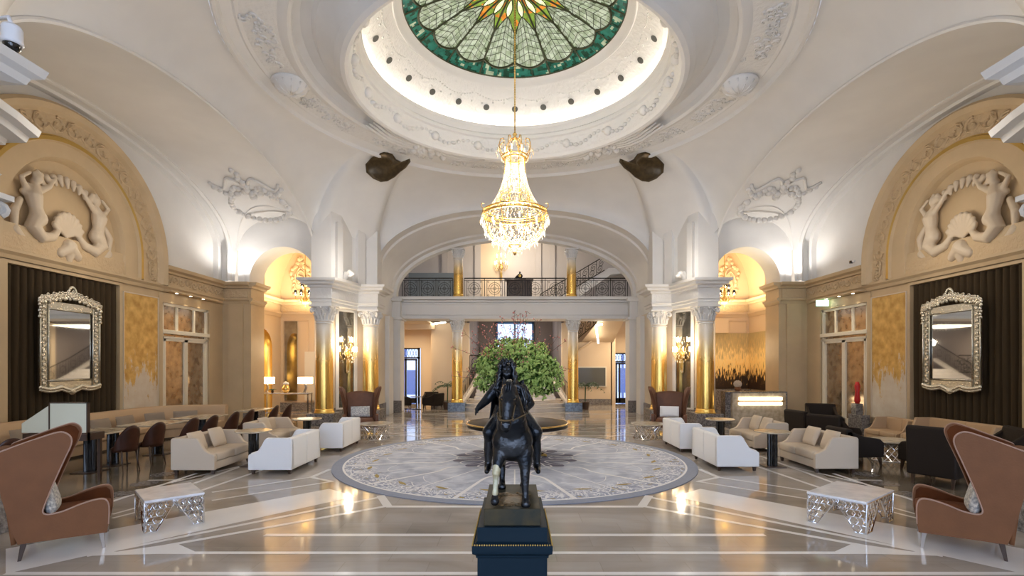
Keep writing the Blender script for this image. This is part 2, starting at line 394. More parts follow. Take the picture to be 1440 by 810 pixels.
band((-6.4, 15.3), (6.4, 15.3), .07); band((-6.4, 17.2), (6.4, 17.2), .07); band((-6.4, 22.5), (6.4, 22.5), .06)
struct(fl.build('floor', ['floor', 'inlay', 'marble_dark', 'floor_lounge']))

# ---- side walls
def arch_hole(mb, to3, u0, u1, z0, z1, uc, a, zs, b, n=18):
    ip, op = [(uc-a, z0), (uc-a, zs)], [(u0, z0), (u0, zs)]
    for i in range(1, n):
        t = pi-pi*i/n; ip.append((uc+a*cos(t), zs+b*sin(t)))
        x = uc+cos(t)*50; z = zs+sin(t)*50
        k = 1.
        if abs(cos(t)) > 1e-6: k = min(k, ((u1-uc) if cos(t) > 0 else (uc-u0))/abs(cos(t)*50))
        k = min(k, (z1-zs)/(sin(t)*50)); op.append((uc+cos(t)*50*k, zs+sin(t)*50*k))
    ip += [(uc+a, zs), (uc+a, z0)]; op += [(u1, zs), (u1, z0)]
    # corners
    pts_i = [to3(*p) for p in ip]; pts_o = [to3(*p) for p in op]
    mb.loft([pts_o, pts_i], False)
    for cu, cz in ((u0, z1), (u1, z1)):
        best = sorted(range(len(op)), key=lambda i: (op[i][0]-cu)**2+(op[i][1]-cz)**2)
        i0, i1 = sorted(best[:2]);
        mb._add([to3(*op[i0]), to3(cu, cz), to3(*op[i1])], [(0,1,2)])
    return ip
def capline(s, prof, p0, p1, out):
    # straight moulding: prof = [(offset outwards, z)], from p0 to p1 in plan, out = outward unit vector
    r = [[(p[0]+out[0]*o, p[1]+out[1]*o, z) for o, z in prof] for p in (p0, p1)]
    s.loft(r, True, True)
CORN = [(0,2.33),(.07,2.33),(.09,2.38),(.19,2.42),(.22,2.50),(0,2.50)]
ARCHI = [(0,1.86),(.03,1.86),(.05,1.93),(.10,1.98),(.10,2.03),(0,2.03)]
for side, sx in (('left', -1), ('right', 1)):
    w = S()
    w.box(sx*8.97, sx*9.25, 3.4, 15.3, Z0, 5.8)
    for y0, y1 in ((3.4,7.3),(8.62,8.76),(11.25,11.33),(12.5,12.62),(14.55,15.25)): w.box(sx*8.75, sx*8.98, y0, y1, Z0, 1.86)
    w.box(sx*8.75, sx*8.98, 8.76, 11.25, 1.79, 1.86); w.box(sx*8.75, sx*8.98, 12.62, 14.55, 1.60, 1.86)
    w.box(sx*8.78, sx*8.98, 7.3, 8.62, Z0, 1.86); w.box(sx*8.78, sx*8.98, 11.33, 12.5, Z0, 1.86)
    w.box(sx*8.75, sx*8.98, 3.4, 15.25, 1.85, 2.5)
    w.m = 1
    w.box(sx*8.73, sx*8.76, 4.8, 15.2, 2.05, 2.32)
    w.m = 0
    for y0, y1 in ((3.4,7.25),(12.55,15.25)): capline(w, CORN, (sx*8.75, y0), (sx*8.75, y1), (-sx, 0))
    capline(w, ARCHI, (sx*8.75, 3.4), (sx*8.75, 15.25), (-sx, 0))
    # pier where the wall meets the alcove arch
    w.box(sx*7.9, sx*9.25, 15.2, 16.0, Z0, 2.5); w.box(sx*8.12, sx*8.55, 15.14, 15.25, Z0, 1.86)
    w.m = 1; w.box(sx*7.98, sx*8.66, 15.17, 15.21, 2.05, 2.32); w.m = 0
    capline(w, CORN, (sx*7.9, 15.2), (sx*8.75, 15.2), (0, -1)); capline(w, ARCHI, (sx*7.9, 15.2), (sx*8.75, 15.2), (0, -1))
    capline(w, CORN, (sx*7.9, 15.1), (sx*7.9, 16.0), (-sx, 0)); capline(w, ARCHI, (sx*7.9, 15.1), (sx*7.9, 16.0), (-sx, 0))
    # arched stone surround of the lunette
    prof = [(2.62,2.50,.0,0),(2.62,2.50,.13,0),(2.55,2.44,.19,0),(2.44,2.34,.15,0),(2.38,2.29,.08,0),(2.36,2.27,.05,1),(1.88,1.92,.05,1),(1.86,1.90,.05,2),(1.84,1.88,.10,2),(1.77,1.81,.10,2),(1.74,1.79,.04,0),(1.36,1.53,.04,0),(1.32,1.49,-.03,0),(1.28,1.46,-.12,0),(0.02,.02,-.13,0)]
    def ringpts(a, b, off):
        pts = [(sx*(8.75-off), 10+a, 2.0)]+[(sx*(8.75-off), 10+a*cos(pi*i/36), 2.5+b*sin(pi*i/36)) for i in range(37)]+[(sx*(8.75-off), 10-a, 2.0)]
        return pts
    for (a0, b0, o0, m0), (a1, b1, o1, m1) in zip(prof[:-1], prof[1:]):
        w.m = m1; w.loft([ringpts(a0, b0, o0), ringpts(a1, b1, o1)], False)
    w.m = 1  # carved scrolls on the arch band and on the frieze
    def sp(cy, cz, r, a0, d_, o=.065): w.tube([(sx*(8.75-o), cy+r*(1-k/13)*cos(a0+d_*k*.62), cz+r*(1-k/13)*sin(a0+d_*k*.62)) for k in range(11)], .022, 4)
    for i in range(19):
        a = pi*(i+.5)/19; sp(10+2.12*cos(a), 2.5+2.10*sin(a), .17, a, 1 if i % 2 else -1)
        b_ = pi*(i+1)/19; w.tube([(sx*8.70, 10+(2.12+.13*(1 if i % 2 else -1))*cos(a), 2.5+(2.1+.13*(1 if i % 2 else -1))*sin(a)), (sx*8.69, 10+2.12*cos(b_), 2.5+2.1*sin(b_)), (sx*8.70, 10+(2.12+.13*(1 if i % 2 else -1))*cos(b_+.08), 2.5+(2.1+.13*(1 if i % 2 else -1))*sin(b_+.08))], .02, 4)
    for i in range(10):
        y = 12.75+.26*i; sp(y, 2.185, .105, 0, 1 if i % 2 else -1, .03); w.tube([(sx*8.72, y+.1, 2.11), (sx*8.71, y+.16, 2.2), (sx*8.72, y+.2, 2.27)], .014, 4)
    for i in range(22):
        y = 8.75+.12*i; 
        if abs(y-10) > .45: sp(y, 2.22, .08, 0, 1 if i % 2 else -1, -.0)
    for q_ in (1, -1):
        for k in range(6): sp(10+q_*(2.12+.02*k), 2.42-.07*k, .10, k, q_)
    w.m = 3  # dark marble skirting
    for y0, y1 in ((3.4,7.3),(11.3,12.62),(14.55,15.2)): w.box(sx*8.72, sx*8.76, y0, y1, Z0, Z0+.28)
    w.box(sx*7.88, sx*8.75, 15.16, 15.2, Z0, Z0+.28); w.box(sx*7.87, sx*7.9, 15.16, 16., Z0, Z0+.28)
    struct(w.build('wall_'+side, ['beige', 'beige_carved', 'gilt', 'marble_dark']))
    # white upper wall
    w = S()
    w.grid(lambda u, v: (sx*8.755, 10+(2.56+2.6*v)*cos(pi*u), 2.49+(2.44+.5*v)*sin(pi*u)+.9*v*min(1, 2*u, 2-2*u)), 48, 2)
    for q_ in (1, -1): w._add([(sx*8.756,10+q_*2.5,2.45),(sx*8.756,10+q_*5.2,2.45),(sx*8.756,10+q_*5.2,4.2),(sx*8.756,10+q_*2.9,3.0)], [(0,1,2,3)])
    struct(w.build('wall_'+side+'_upper', 'plaster', smooth=False))

# ---- ceiling: side vaults, groins, pendentives, ring, cove
VA, VB, VS = 4.9, 1.66, 3.4
def ea(x): # lower limit of the big side vault where the small alcove vault cuts it
    q = (x-6.9)/1.25
    return (VS+1.0*sqrt(1-q*q)) if abs(q) < 1 else None
for side, sx in (('left', -1), ('right', 1)):
    c = S(); cols = []
    xs = [5.9+2.4*i/30 for i in range(31)]
    for x in xs:
        z = ea(x); lift = 1+.06*(x-5.9)/2.4
        t0 = math.asin(min(1, (z-VS)/(VB*lift))) if z else 0
        col = [] if z else [(sx*x, CY+VA, 2.5)]
        if z: col = [(sx*x, CY+VA*cos(t0), z)]
        col += [(sx*x, CY+VA*cos(t0+(pi-2*t0)*j/40), VS+VB*lift*sin(t0+(pi-2*t0)*j/40)) for j in range(41)]
        col += [(sx*x, CY-VA, 2.5)] if not z else [(sx*x, CY-VA*cos(t0), z)]
        cols.append(col)
    c.loft(cols, False)
    def arc(x, k, kz=1.06): return [(sx*x, CY+VA*k, 2.5)]+[(sx*x, CY+VA*k*cos(pi*j/40), VS+VB*kz*k*sin(pi*j/40)) for j in range(41)]+[(sx*x, CY-VA*k, 2.5)]
    c.loft([arc(8.3,1.0), arc(8.3,.985), arc(8.36,.975), arc(8.42,.985), arc(8.42,1.0), arc(8.6,1.0), arc(8.62,.97), arc(8.8,.965)], False)
    # arris moulding along the main arch
    c.tube([(sx*5.9, CY+VA*cos(pi*j/60)*.995, VS+VB*sin(pi*j/60)*.995) for j in range(61)], .035, 6)
    for my in (1, -1):
        def Y(y): return CY+my*(y-CY)
        rows = []
        for j in range(31):
            t = pi*j/30; x = 6.9+1.25*cos(t); z = VS+1.0*sin(t)
            rows.append([(sx*x, Y(14.96), z), (sx*x, Y(CY+VA*sqrt(max(0, 1-((z-VS)/(VB*1.02))**2))-.02), z)])
        c.loft(rows, False)
        # tympanum rings round the opening
        def ring(a, b, zs, y): return [(sx*(6.9+a), Y(y), 2.5)]+[(sx*(6.9+a*cos(pi*j/30)), Y(y), zs+b*sin(pi*j/30)) for j in range(31)]+[(sx*(6.9-a), Y(y), 2.5)]
        c.loft([ring(1.25,1.0,3.4,14.96), ring(1.18,1.0,3.05,14.99), ring(1.12,1.0,2.9,15.08), ring(1.05,1.0,2.72,15.08), ring(1.0,1.0,2.56,15.12), ring(1.0,1.0,2.56,15.95)], False)
    c.v = [(x, y if y >= CY*K else CY*K+(y-CY*K)*.905, z) for x, y, z in c.v]
    struct(c.build('ceiling_aisle_'+side, 'plaster', auto=40))

# pendentives: loft from the arches and chamfered corners up to the ring
FA, FB, FS, FN = 4.55, 2.2, 2.9, 2.3
bnd = []
def quarter():
    out = []
    for i in range(0, 25):      # half of the right-hand side arch, from its crown to the pier
        t = pi/2-pi/2*i/24; out.append((5.9, CY+VA*cos(t), VS+VB*sin(t)))
    for i in range(1, 8): out.append((5.9+(4.55-5.9)*i/8, CY+VA+(6.5-VA)*i/8, 2.5))
    for i in range(0, 25):
        t = pi/2*i/24; x, z = se(t, FA, FB, FN); out.append((x, 16.5, FS+z))
    return out
q = quarter(); loop = []
q[24] = (5.9, CY+VA, 2.6); q[32] = (4.55, 16.5, 2.6)
qs = q
loop += qs
loop += [(-x, y, z) for x, y, z in reversed(qs[:-1])]
loop += [(-x, 2*CY-y, z) for x, y, z in qs[1:]]
loop += [(x, 2*CY-y, z) for x, y, z in reversed(qs[1:-1])]
RZ, RRg = 5.65, 5.2
def nearf(x, y, z):
    if y >= CY: return (x, y, z)
    f_ = .905+.095*min(1, max(0, (5.9-abs(x))/1.35)); return (x, CY+(y-CY)*f_, z)
loop = [nearf(*p) for p in loop]
rows = []
NV = 16
for v in range(NV+1):
    row = []
    for x, y, z in loop:
        ph = atan2(y-CY, x); rx, ry = RRg*cos(ph), CY+RRg*sin(ph)
        a = pi/2*v/NV; h = 1-cos(a); k = sin(a)
        row.append((x+(rx-x)*h, y+(ry-y)*h, z+(RZ-z)*k))
    rows.append(row)
c = S(); c.loft(rows, True)
struct(c.build('ceiling_pendentive', 'plaster', smooth=True))
# mouldings of the great ring and the vault inside it
c = S()
PR = [(5.2,5.65),(5.16,5.60),(5.10,5.60),(5.06,5.68),(4.9,5.72),(4.86,5.70),(4.80,5.72)]
PR2 = [(4.80,5.72),(4.25,5.70)]
PR3 = [(4.25,5.70),(4.18,5.66),(4.10,5.64),(4.04,5.68),(4.02,5.78),(3.9,5.86),(3.72,5.86),(3.66,5.78),(3.60,5.76),(3.52,5.70),(3.42,5.60),(3.36,5.46),(3.30,5.42),(3.26,5.36),(3.18,5.33),(3.12,5.35),(3.09,5.42)]
PR4 = [(3.09,5.42),(3.06,5.58),(2.99,5.78)]
PR5 = [(2.99,5.78),(2.94,5.80),(2.93,5.88),(2.98,5.92),(2.94,5.98),(2.90,6.02),(2.89,6.10),(2.93,6.12),(2.97,6.02),(3.12,6.0),(3.12,6.14),(3.02,6.24)]
PR6 = [(3.02,6.24),(2.36,6.78)]
PR7 = [(2.36,6.78),(2.33,6.76),(2.30,6.78),(2.28,6.82),(2.18,6.90),(2.17,6.98)]
for i, p in enumerate((PR, PR2, PR3, PR4, PR5, PR6, PR7)):
    c.m = 1 if i in (1, 3, 5) else 0
    c.lathe(p, (0, CY, 0), 128, cap=False)
struct(c.build('ceiling_ring', ['plaster', 'plaster_low'], auto=30))
# dark shell over the glass
# ---- stained glass, backlit, with its leads
NP_ = 16; RG = 2.19; ZG = 6.93
def zg(r): return ZG+.55*(1-(r/RG)**2)
def gm(r, ph):
    f = (ph/(2*pi/NP_)) % 1.; u = abs(f-.5)*2          # 0 at the middle of a petal, 1 at its edge
    rim = 1.98-.14*u**2
    h_ = noise.noise(Vector((r*7*cos(ph), r*7*sin(ph), 3.)))
    if r > rim: return 3 if h_ > .12 else (2 if h_ < -.33 else 0)
    if r < .36: return 5 if int(ph*5+r*6) % 2 else 4
    tip = .78+.42*(u**1.6)
    if r < .78 and u < .55*(sin(pi*(r-.3)/.5) if .3 < r < .8 else 0): return 5
    if r < tip: return 6 if (h_ > .12 and r < .98) else 4
    e = u+.25*max(0, (r-1.8)/.2)+.25*h_
    return 7 if e > .93 else (2 if h_ > .02 else 1)
g = MB(K, EYE); NR, NA = 44, 16*18
for j in range(NR):
    r0, r1 = RG*j/NR+.001, RG*(j+1)/NR+.001
    for i in range(NA):
        a0, a1 = 2*pi*i/NA, 2*pi*(i+1)/NA
        g.m = gm((r0+r1)/2, (a0+a1)/2)
        g._add([(r0*cos(a0), CY+r0*sin(a0), zg(r0)), (r1*cos(a0), CY+r1*sin(a0), zg(r1)), (r1*cos(a1), CY+r1*sin(a1), zg(r1)), (r0*cos(a1), CY+r0*sin(a1), zg(r0))], [(0,1,2,3)])
def sg(name, col, s): return mat(name, tuple(c_*.4 for c_ in col), .2, emit=col, estr=s, var=.0)
def sgn(name, col, s):
    m = sg(name, col, s); nt = m.node_tree; b = nt.nodes['Principled BSDF']; tc = _n(nt, 'ShaderNodeTexCoord'); nz = _n(nt, 'ShaderNodeTexNoise'); nz.inputs['Scale'].default_value = 7; nz.inputs['Detail'].default_value = 5
    nt.links.new(tc.outputs['Object'], nz.inputs[0]); c_ = ramp(nt, nz.outputs['Fac'], [(.35, tuple(k*.45 for k in col)), (.62, col)]); nt.links.new(c_.outputs[0], b.inputs['Emission Color']); return m
gl = [sgn('teal_glass', (.02,.13,.09), .8), sgn('pale_green_glass', (.50,.56,.42), .8), sgn('grey_green_glass', (.38,.45,.30), .75), sgn('deep_green_glass', (.012,.06,.035), .7), sgn('moss_glass', (.22,.34,.05), .9), sgn('yellow_white_glass', (.9,.95,.5), 1.3), sgn('orange_glass', (.75,.25,.03), .9), sgn('olive_glass', (.10,.13,.06), .7)]
win = struct(g.build('window_1', gl))
l = MB(K, EYE); D = .012
def gp(r, ph): return (r*cos(ph), CY+r*sin(ph), zg(r)-.012)
for k in range(NP_):
    p0 = 2*pi*k/NP_; w_ = 2*pi/NP_
    l.tube([gp(r, p0) for r in (.34, .8, 1.2, 1.6, 1.86, 2.18)], .022, 4)
    l.tube([gp(r, p0+w_/2) for r in (.8, 1.2, 1.6, 1.98, 2.18)], .007, 4)
    for s_ in (1, -1):       # pointed petal arch, chevron veins
        l.tube([gp(.78+.42*(u**1.6), p0+w_/2+s_*u*w_/2) for u in [i/8 for i in range(9)]], .013, 4)
        for r in (.98, 1.14, 1.30, 1.46, 1.62, 1.78):
            pts = [gp(r+.16*u*1.0, p0+w_/2+s_*u*w_/2) for u in [i/5 for i in range(6)] if r+.16*u < 1.95]
            l.tube(pts, .0065, 4)
        for uu in (.35, .68): l.tube([gp(r, p0+w_/2+s_*uu*w_/2) for r in (.78+.42*(uu**1.6), 1.3, 1.6, 1.98-.14*uu**2)], .005, 4)
        l.tube([gp(.3+.5*i/8, p0+w_/2+s_*w_/2*.55*sin(pi*i/8)) for i in range(9)], .012, 4)
l.tube([gp(1.98-.14*(abs(((i/12) % 1)-.5)*2)**2, 2*pi/NP_*(i/12)) for i in range(NP_*12)], .027, 4, closed=True)
l.tube([gp(2.18, 2*pi*i/96) for i in range(96)], .02, 4, closed=True)
l.tube([gp(.3, 2*pi*i/32) for i in range(32)], .016, 4, closed=True)
l.build('glazing_leads', mat('green_lead', (.045,.05,.02), .5, .3), win)
c = S(); c.lathe([(.0,7.9),(2.2,7.9),(2.2,6.99)], (0, CY, 0), 48, cap=False); struct(c.build('ceiling_lantern', 'plaster'))
c = S(); c.tube([(3.05*cos(2*pi*i/96), CY+3.05*sin(2*pi*i/96), 6.06) for i in range(96)], .022, 6, closed=True)
tag(c.build('cove_lamp', 'cove'), 'ring of hidden cove lamps below the stained glass dome', 'lamp')

# ---- piers with their entablatures
NS = .33
def pier_poly(sx, my, pts): return [(sx*x, CY+my*(y-CY)-(NS if my < 0 else 0)) for x, y in pts]
BODY = [(5.9,14.95),(5.62,15.15),(4.85,16.30),(4.5,16.5),(4.5,19.2),(5.9,19.2)]
UPB = [(5.9,14.72),(5.32,14.72),(5.12,15.0),(4.98,15.55),(4.72,15.9),(4.35,16.05),(4.35,16.6),(4.6,16.7),(6.0,16.7),(6.0,14.95)]
ENT = [(5.9,14.5),(5.22,14.5),(5.12,14.78),(4.92,15.55),(4.84,15.72),(4.22,15.72),(4.22,16.6),(4.5,16.8),(5.9,16.8)]
def off(poly, d):
    # grow a polygon outwards
    n = len(poly); A_ = sum(poly[i][0]*poly[(i+1) % n][1]-poly[(i+1) % n][0]*poly[i][1] for i in range(n)); s_ = 1 if A_ > 0 else -1
    out = []
    for i in range(n):
        p, q_, r = Vector(poly[i-1]), Vector(poly[i]), Vector(poly[(i+1) % n])
        e1 = (q_-p).normalized(); e2 = (r-q_).normalized(); n1 = Vector((e1.y, -e1.x))*s_; n2 = Vector((e2.y, -e2.x))*s_
        b = (n1+n2); b = b/max(.35, b.length_squared)*2 if b.length > 1e-6 else n1
        out.append(tuple(q_+b*d))
    return out
for side, sx in (('left', -1), ('right', 1)):
    for dep, my in (('far', 1), ('near', -1)):
        w = S(); P_ = lambda pts: pier_poly(sx, my, pts)
        if my == -1:
            body = [(5.9,14.95),(5.62,15.15),(4.85,16.30),(4.5,16.5),(4.5,17.6),(5.9,17.6)]
        else: body = BODY
        w.m = 2; w.prism(P_(body), Z0, 1.8); w.m = 0
        w.prism(P_(UPB), 2.3, 5.35)
        # pilaster strips on the chamfer above the cornice
        for a, b in (((5.20,14.80),(5.10,14.98)), ((4.86,15.62),(4.70,15.86))):
            w.prism(P_([(a[0]-.05,a[1]-.05),(b[0]-.05,b[1]-.05),(b[0]+.15,b[1]+.1),(a[0]+.15,a[1]+.1)]), 2.5, 4.2)
        ENTX = ENT if my > 0 else [(5.9,14.5),(5.22,14.5),(5.12,14.75),(4.92,15.42),(4.84,15.59),(4.22,15.59),(4.22,16.6),(4.5,16.8),(5.9,16.8)]
        levels = [(-.06,1.76),(-.06,1.84),(-.03,1.86),(-.03,1.92),(.0,1.95)]
        w.loft([[(x, y, z) for x, y in P_(off(ENTX, o))] for o, z in levels], True, True)
        w.m = 1; w.prism(P_(off(ENTX, -.03)), 1.95, 2.26); w.m = 0
        lev = [(-.03,2.24),(.02,2.26),(.03,2.32),(.15,2.34),(.17,2.40),(.23,2.43),(.25,2.50),(-.1,2.54)]
        w.loft([[(x, y, z) for x, y in P_(off(ENTX, o))] for o, z in lev], True, True)
        w.m = 3; w.prism(P_(off(body, .04)), Z0, Z0+.42)
        if my == 1:
            w.m = 0
        struct(w.build('wall_%s_%s_pier' % (side, dep), ['plaster', 'plaster_low', 'beige_light', 'marble_dark']))
# ---- far arch barrel, end walls
def fcurve(a, b, s_, n, y, k=48): return [(-a, y, 1.7)]+[(-se(pi*j/k, a, b, n)[0]*-1*-1, y, s_+se(pi*j/k, a, b, n)[1]) for j in range(k, -1, -1)][::-1][::-1]+[(a, y, 1.7)]
def fc(a, b, s_, n, y, k=48):
    pts = [(a, y, 1.7)]
    for j in range(k+1):
        x, z = se(pi*j/k, a, b, n); pts.append((x, y, s_+z))
    return pts+[(-a, y, 1.7)]
w = S()
w.loft([fc(4.55,2.2,2.9,2.3,16.45), fc(4.55,2.2,2.9,2.3,16.9), fc(4.50,2.14,2.9,2.3,16.95), fc(4.50,2.12,2.9,2.2,17.2), fc(4.52,2.12,2.86,2.1,17.8), fc(4.53,2.12,2.78,2.0,18.5), fc(4.50,2.10,2.74,2.0,18.55), fc(4.50,2.08,2.72,2.0,18.8), fc(4.40,2.0,2.7,2.0,18.85), fc(4.40,2.0,2.7,2.0,19.2)], False)
w.loft([fc(4.40,2.0,2.7,2.0,19.2), [(p[0]*1.6, 19.2, 1.7+(p[2]-1.7)*1.6) for p in fc(4.40,2.0,2.7,2.0,19.2)]], False)
struct(w.build('ceiling_far_arch', 'plaster', auto=35))
w = S()
w.loft([[(p[0], 2*CY-p[1], p[2]) for p in fc(4.55,2.2,2.9,2.3,y)] for y in (16.45, 17.6)], False)
w.loft([[(p[0], 2*CY-p[1], p[2]) for p in fc(4.55,2.2,2.9,2.3,17.6)], [(p[0]*2.2, 2*CY-17.6, 1.7+(p[2]-1.7)*1.9) for p in fc(4.55,2.2,2.9,2.3,17.6)]], False)
struct(w.build('ceiling_near_arch', 'plaster', auto=35))
# invented entrance front, unseen behind the lens; its three tall openings shape the daylight
w = S(); yw = -2.4
for x0, x1, z0, z1 in ((-6,-4.1,Z0,6),(-4.1,-2.3,3.2,6),(-2.3,-1.7,Z0,6),(-1.7,1.7,4.2,6),(1.7,2.3,Z0,6),(2.3,4.1,3.2,6),(4.1,6,Z0,6)): w.box(x0, x1, yw-.3, yw, z0, z1)
w.box(-6.2, -6, yw-.3, 2.4, Z0, 6); w.box(6, 6.2, yw-.3, 2.4, Z0, 6); w.box(-6.2, 6.2, yw-.3, 2.5, 5.6, 5.8)
for sx in (-1, 1): w.box(sx*4.5, sx*6.2, 2.2, 2.4, Z0, 6)
struct(w.build('wall_added_entrance', 'beige_light'))
for side, sx in (('left', -1), ('right', 1)):        # near end of the aisles, behind the lens
    w = S(); w.box(sx*5.8, sx*9.25, 4.2, 4.5, 2.5, 5.9); w.box(sx*8.0, sx*9.25, 3.4, 4.7, Z0, 2.5)
    struct(w.build('wall_%s_near_end' % side, 'plaster'))

# ---- alcoves behind the side arches
for side, sx in (('left', -1), ('right', 1)):
    w = S()
    w.box(sx*5.88, sx*9.4, 19.3, 19.5, Z0, 5.2)
    t3 = lambda u, z: (sx*8.9, u, z)
    if sx < 0:
        ip = arch_hole(w, t3, 16., 19.4, Z0, 5.2, 17.9, .72, .65, .70)
    else: w.box(sx*8.9, sx*9.1, 16., 19.4, Z0, 5.2)
    w.loft([[(sx*(7.4+1.52*cos(pi*j/24)), y, 2.5+2.35*sin(pi*j/24)) for j in range(25)] for y in (15.9, 19.35)], False)
    w.box(sx*7.9, sx*9.25, 15.9, 16.05, 2.5, 5.2)
    capline(w, CORN, (sx*5.9, 19.3), (sx*8.9, 19.3), (0, -1)); capline(w, CORN, (sx*8.9, 16.), (sx*8.9, 19.3), (-sx, 0))
    capline(w, ARCHI, (sx*5.9, 19.3), (sx*8.9, 19.3), (0, -1)); capline(w, ARCHI, (sx*8.9, 16.), (sx*8.9, 19.3), (-sx, 0))
    w.m = 1; w.box(sx*5.95, sx*8.85, 19.27, 19.31, 2.05, 2.3)
    w.m = 2; w.box(sx*5.9, sx*8.9, 19.25, 19.3, Z0, Z0+.3)
    w.m = 0
    # panel mouldings
    for a, b in ((6.0,6.75),(7.85,8.8)):
        for x in (a, b): w.box(sx*x-.015, sx*x+.015, 19.26, 19.31, -1.2, 1.75)
        w.box(sx*a, sx*b, 19.26, 19.31, 1.72, 1.76)
    struct(w.build('wall_%s_alcove' % side, ['beige_wall', 'beige_carved', 'marble_dark'], auto=30))
    # scrolled relief medallion on the alcove wall
    w = S(); rnd = random.Random(3+sx)
    for i in range(26):
        a = 2*pi*i/26; rr_ = .55+.10*sin(5*a); x = sx*(8.15+.0*i)+rr_*.55*cos(a); z = 3.35+rr_*1.15*sin(a)
        w.ball((x, 19.27, z), (.06+.03*rnd.random(), .05, .06+.04*rnd.random()), 8, 6)
    for i in range(5):
        a0 = rnd.random()*6; w.tube([(sx*8.15+.22*cos(a0+k*.5)*(1-k/14), 19.26, 3.3+.35*sin(a0+k*.5)*(1-k/14)+.1*i-.2) for k in range(12)], .03, 6)
    o = w.build('wall_relief', 'beige_wall', smooth=True); tag(o, 'carved plaster scroll relief high on the yellow wall of the %s alcove' % side, 'relief', 'alcove reliefs')
# gold niche on the left
w = S()
pts = []
rows = []
for j in range(13):
    a = pi*j/12; dy, dx = .72*cos(a), .42*sin(a)
    rows.append([(-8.9-dx, 17.9+dy, Z0), (-8.9-dx, 17.9+dy, .65)]+[(-8.9-dx*cos(pi/2*q/8), 17.9+dy*cos(pi/2*q/8), .65+.70*sin(pi/2*q/8)) for q in range(1, 9)])
w.loft(rows, False)
tag(w.build('gold_niche', 'gold', smooth=True), 'tall round-headed niche lined in polished gold beside the left alcove', 'niche')

# ---- balcony, upper lobby, lower lobby
w = S()
w.box(-4.5, 4.5, 18.9, 19.9, 1.80, 2.50)
def hband(z0, z1, y): w.box(-4.5, 4.5, y, 19.9, z0, z1)
hband(1.76,1.84,18.84); hband(1.90,1.94,18.86); hband(2.30,2.36,18.86); hband(2.38,2.44,18.78); hband(2.46,2.58,18.72)
w.box(-9.2, 9.2, 19.5, 28, 2.36, 2.57)
for sx in (-1, 1):
    w.box(sx*4.2, sx*4.55, 18.6, 19.3, Z0, 2.5); w.box(sx*4.12, sx*4.6, 18.52, 19.3, 2.38, 2.5); w.box(sx*4.12, sx*4.6, 18.52, 19.3, 1.70, 1.80)
    w.box(sx*4.35, sx*4.6, 17.6, 18.2, Z0, 1.75)
struct(w.build('trim_1', 'plaster', bevel=.012))
w = S()      # upper lobby
w.box(-7.2, 7.2, 24.0, 24.2, 2.5, 6.0); w.box(-7.2, 7.2, 19.2, 24.2, 5.9, 6.1)
w.box(-7.3, -7.1, 19.2, 24.2, 2.5, 6.0); w.box(7.1, 7.3, 19.2, 24.2, 2.5, 6.0)
for x in (-3.3, -1.75, -.55, 1.1, 1.75): w.box(x-.14, x+.14, 23.9, 24.05, 2.5, 6.)
w.m = 1; w.box(-4.9, -2.7, 23.4, 24.0, 2.5, 4.3)
w.m = 2; w.box(-1.68, -.5, 23.93, 24.02, 2.5, 5.9)
struct(w.build('wall_upper_lobby', [mat('grey_lobby_paint', (.45,.41,.38), .6), mat('slate_blue_paint', (.15,.175,.19), .6), 'beige_wall']))
w = S()      # lower lobby
w.box(-6.6, -3.45, 22.9, 23.1, .82, 1.8); w.box(-6.6, -5.25, 22.9, 23.1, Z0, .82); w.box(-4.25, -3.45, 22.9, 23.1, Z0, .82)
w.box(-3.5, -3.3, 21.2, 23.0, Z0, 1.8); w.box(-3.45, -1.9, 21.1, 21.3, Z0, 1.8)
w.box(-5.9, -3.4, 19.6, 22.9, 1.74, 1.8)
w.box(-6.6, -6.4, 19.2, 23, Z0, 1.8); w.box(6.4, 6.6, 19.2, 23, Z0, 1.8)
w.box(1.95, 2.25, 21.1, 21.3, Z0, 1.8); w.box(2.65, 4.25, 22.2, 22.4, Z0, 1.05)
w.box(2.25, 2.75, 22.6, 22.8, Z0, 1.8); w.box(4.2, 4.4, 22.2, 22.9, Z0, 1.8); w.box(4.3, 6.6, 22.9, 23.1, .60, 1.8); w.box(5.35, 6.6, 22.9, 23.1, Z0, .60)
w._add([(2.9,22.2,1.05),(4.3,22.2,1.05),(4.3,20.0,1.80),(3.3,20.0,1.80)], [(0,1,2,3)])
w.box(-6.6, -1.9, 23.1, 23.2, 1.7, 2.4); w.box(1.95, 6.6, 23.1, 23.2, .7, 2.4); w.box(2.05, 4.4, 23.1, 23.2, Z0, 1.)
w.m = 1; w.box(-1.95, 1.95, 26.8, 27.0, Z0, 2.4); w.box(-2.0, -1.9, 21.3, 27, Z0, 2.4); w.box(1.95, 2.05, 21.3, 27, Z0, 2.4)
w.m = 2
for x0, x1, y in ((-3.45,-1.9,21.08),(1.95,2.25,21.08),(2.65,4.2,22.18)): w.box(x0, x1, y-.02, y+.02, Z0, Z0+.25)
w.box(-4.62, -4.15, 18.55, 18.62, Z0, Z0+.42); w.box(4.15, 4.62, 18.55, 18.62, Z0, Z0+.42)
struct(w.build('wall_lower_lobby', ['beige_wall', 'dark_wall', 'marble_dark']))
# coffer edge of the left lobby ceiling
w = S(); w.box(-5.9, -3.3, 20.9, 21.05, 1.52, 1.76); struct(w.build('trim_2', 'beige_wall'))

